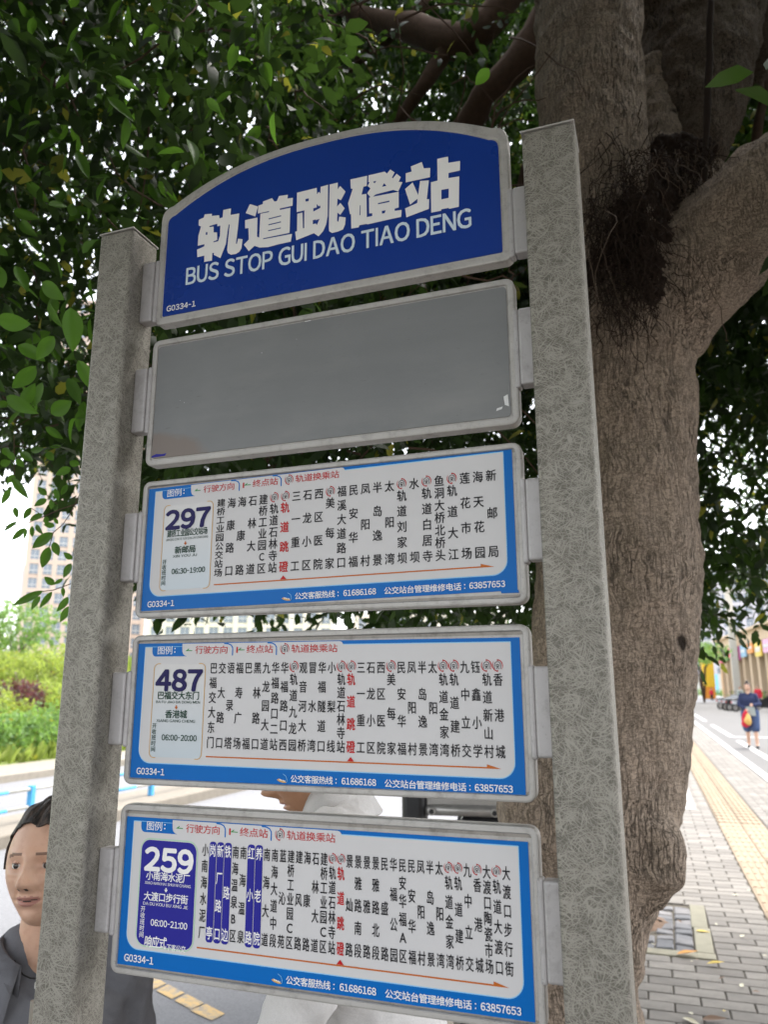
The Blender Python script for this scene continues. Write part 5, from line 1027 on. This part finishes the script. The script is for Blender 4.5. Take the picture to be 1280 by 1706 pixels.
bg_ = tag(blob('carrier_bag', [[(w(.31, -.04, .90), .02), (w(.33, -.05, .80), .07), (w(.33, -.06, .70), .09)]], .012, plain('yellow_plastic', (.62, .38, .10), .5, .1), None, 3, ((.1, .05, 'CLOUDS'),)), 'yellow carrier bag held in front of the red one by the walking woman', 'bag')
for lb, px_, py_, kq, tm_, lm_ in [('distant person in a lilac top and blue trousers beside the trunk edge', 1138, 1164, 1.0, 'lilac_cloth', 'blue_cloth'), ('distant person in a red top at the far end of the street', 1187, 1167, .85, 'red_cloth', 'trouser_dark'), ('person in a red top standing behind the walking woman by the scooters', 1266, 1181, 1.0, 'red_cloth', 'navy_cloth'), ('person in a pale top standing among the parked scooters', 1236, 1178, .95, 'grey_cloth', 'trouser_dark')]:
    q_ = atZ(px_, py_); person(lb, (q_[0], q_[1], 1.60*kq), (-.3, -1), 0.0, k=kq, vox=.02, top=('top', tm_), legs=('trousers', lm_, True))

# ------------------------------------------------------------------ scooters
M['sc_black'] = plain('black_plastic', (.018, .018, .020), .35, .2, 20, .05); M['sc_gloss'] = plain('gloss_black_bodywork', (.012, .012, .014), .14, .1, 5, 0)
M['sc_white'] = plain('white_bodywork', (.55, .57, .60), .3, .1, 5, .02); M['sc_silver'] = plain('brushed_silver_rack', (.42, .40, .38), .35, .15, 40, .05, .6); M['tyre'] = plain('tyre_rubber', (.02, .02, .02), .8, .2, 40, .2); M['lamp_red'] = plain('red_tail_lamp', (.4, .02, .02), .25, .1)
def scooter(loc, rz, label, body='sc_white', group=None):
    """local: +x forward"""
    o = tag(empty('scooter', tuple(loc)), label, 'scooter', group); ca, sa = math.cos(rz), math.sin(rz)
    def T(m_): m_.v = [(loc[0]+x*ca-y*sa, loc[1]+x*sa+y*ca, loc[2]+z) for x, y, z in m_.v]; return m_
    for x in (-.62, .66):
        m_ = MB(); m_.tube([(x+.22*math.cos(a), 0, .24+.22*math.sin(a)) for a in [2*math.pi*i/20 for i in range(21)]], .05, 8, cap=False); wh = T(m_).build('wheel', [M['tyre']], o, smooth=True)
        m_ = MB(); m_.tube([(x, -.03, .24), (x, .03, .24)], .16, 16); T(m_).build('rim', [M['sc_silver']], wh)
    m_ = MB(); m_.prism([(-.85, .50), (-.80, .68), (-.30, .74), (-.05, .66), (-.02, .40), (.0, .28), (.42, .28), (.52, .45), (.60, .95), (.50, .98), (.40, .50), (.33, .36), (.10, .36), (-.2, .30), (-.55, .42)], -.15, .15); T(m_).build('body', [M[body]], o, bevel=.03)
    m_ = MB(); m_.prism([(-.80, .69), (-.30, .76), (-.02, .69), (-.02, .75), (-.30, .82), (-.80, .78)], -.14, .14); T(m_).build('seat', [M['sc_black']], o, bevel=.02)
    m_ = MB(); m_.prism([(.50, .30), (.80, .50), (.88, .46), (.88, .40), (.62, .24)], -.09, .09); T(m_).build('front_mudguard', [M[body]], o, bevel=.02)
    m_ = MB(); m_.tube([(.66, 0, .24), (.52, 0, 1.0)], .03, 8); m_.tube([(.46, -.33, 1.06), (.54, 0, 1.02), (.46, .33, 1.06)], .018, 8); T(m_).build('handlebar', [M['sc_black']], o, smooth=True)
    for s_ in (-1, 1): m_ = MB(); m_.tube([(.48, .22*s_, 1.05), (.46, .27*s_, 1.22)], .008, 6); m_.tube([(.45, .27*s_, 1.25), (.47, .27*s_, 1.25)], .06, 12); T(m_).build('mirror', [M['sc_black']], o)
    m_ = MB(); m_.box((.56, -.08, .82), (.63, .08, .95)); T(m_).build('headlight', [M['eye']], o, bevel=.02); m_ = MB(); m_.box((-.90, -.09, .56), (-.84, .09, .64)); T(m_).build('tail_light', [M['lamp_red']], o, bevel=.01)
    return o, T
for k, (px_, py_, rz, mt, lb) in enumerate([(1214, 1181, .5, 'sc_white', 'white scooter at the left end of the row parked by the arcade'), (1222, 1183, .6, 'sc_white', 'second white scooter from the left in the row by the arcade'), (1231, 1184, .45, 'sc_black', 'black scooter in the middle of the row by the arcade'), (1240, 1185, .55, 'sc_white', 'white scooter just left of the walking woman'), (1274, 1186, .6, 'sc_black', 'black scooter right of the walking woman')]):
    q_ = atZ(px_, py_); scooter((q_[0], q_[1], 0), rz, lb, mt, 'scooters parked by the arcade')
bolt = atD(716, 1347, 3.9); so, T = scooter((bolt[0]+.05, bolt[1]+.86, -.15), math.pi/2+.15, 'black scooter with a silver rear rack parked on the road behind the boards', 'sc_black')
zr = bolt[2]+.15; m_ = MB(); m_.tube([(-.80, .215, zr-.02), (-.88, .19, zr+.002), (-.905, .14, zr+.005), (-.912, 0, zr+.006), (-.905, -.14, zr+.005), (-.88, -.19, zr+.002), (-.80, -.215, zr-.02)], .027, 14); rk = T(m_).build('rear_rack', [M['sc_silver']], so, smooth=True)
for s_ in (-1, 1):
    m_ = MB(); m_.tube([(-.945, .155*s_, zr+.002), (-.915, .155*s_, zr+.002)], .020, 14); T(m_).build('bolt', [M['sc_silver']], rk, bevel=.003); m_ = MB(); m_.tube([(-.949, .155*s_, zr+.002), (-.944, .155*s_, zr+.002)], .012, 12); T(m_).build('bolt_hole', [M['sc_black']], rk)
m_ = MB(); m_.box((-.90, -.30, zr+.075), (-.50, .24, zr+.34)); T(m_).build('top_box', [M['sc_black']], so, bevel=.05, seg=4)
m_ = MB(); m_.box((-.93, .19, zr-.07), (-.78, .31, zr+.10)); T(m_).build('left_pad', [M['sc_black']], so, bevel=.03, seg=3); m_ = MB(); m_.box((-.895, -.26, zr+.01), (-.80, .19, zr+.10)); T(m_).build('rack_plate', [M['sc_silver']], so, bevel=.012, seg=3)
m_ = MB(); m_.prism([(-.90, zr-.02), (-.55, zr-.01), (-.50, zr-.20), (-.84, zr-.24)], -.44, .02); T(m_).build('rear_cowl', [M['sc_gloss']], so, bevel=.03, seg=4)

# ------------------------------------------------------------------ fallen leaves on the paving
lm = []
for nm, c_ in (('yellow', (.55, .40, .06)), ('orange', (.62, .28, .04)), ('pale', (.52, .48, .34)), ('brown', (.16, .09, .05))):
    me = LM[2].copy(); me.materials.clear(); me.materials.append(plain('fallen_leaf_'+nm, c_, .6, .2, 40)); me.name = 'fallen_leaf'; lm.append(me)
def fallen(px_, py_, L, k, rz, label, group=None, z=.006):
    q_ = atZ(px_, py_, z); o = bpy.data.objects.new('fallen_leaf', lm[k]); COL.objects.link(o); o.location = (q_[0], q_[1], z+.004); o.rotation_euler = (random.uniform(-.2, .2), random.uniform(-.25, .1), rz); o.scale = (L, L, L); tag(o, label, 'leaf', group)
fallen(1128, 1590, .13, 1, .2, 'curled orange leaf lying against the near kerb stone of the tree pit'); fallen(1160, 1551, .09, 0, .1, 'olive yellow leaf on the right kerb stone of the tree pit'); fallen(1178, 1606, .10, 0, 0, 'yellow leaf just in front of the corner of the tree pit'); fallen(1062, 1588, .08, 0, 2.8, 'yellow leaf on the near kerb stone close to the steel post')
fallen(1234, 1561, .05, 2, 1, 'pale leaf on the pavers right of the tree pit'); fallen(1170, 1700, .12, 3, .2, 'brown leaf on the pavers at the bottom edge'); fallen(1138, 1696, .09, 2, -.5, 'curled pale leaf on the pavers near the bottom edge'); fallen(1235, 1645, .05, 2, 1.3, 'small pale leaf right of the middle of the near pavers')
for k in range(16): fallen(random.uniform(1090, 1275), random.uniform(1300, 1690), random.uniform(.03, .05), random.choice((2, 2, 0, 3)), random.uniform(0, 6), 'tiny leaf scrap lying on the grey pavers', 'tiny leaf scraps on the pavers')
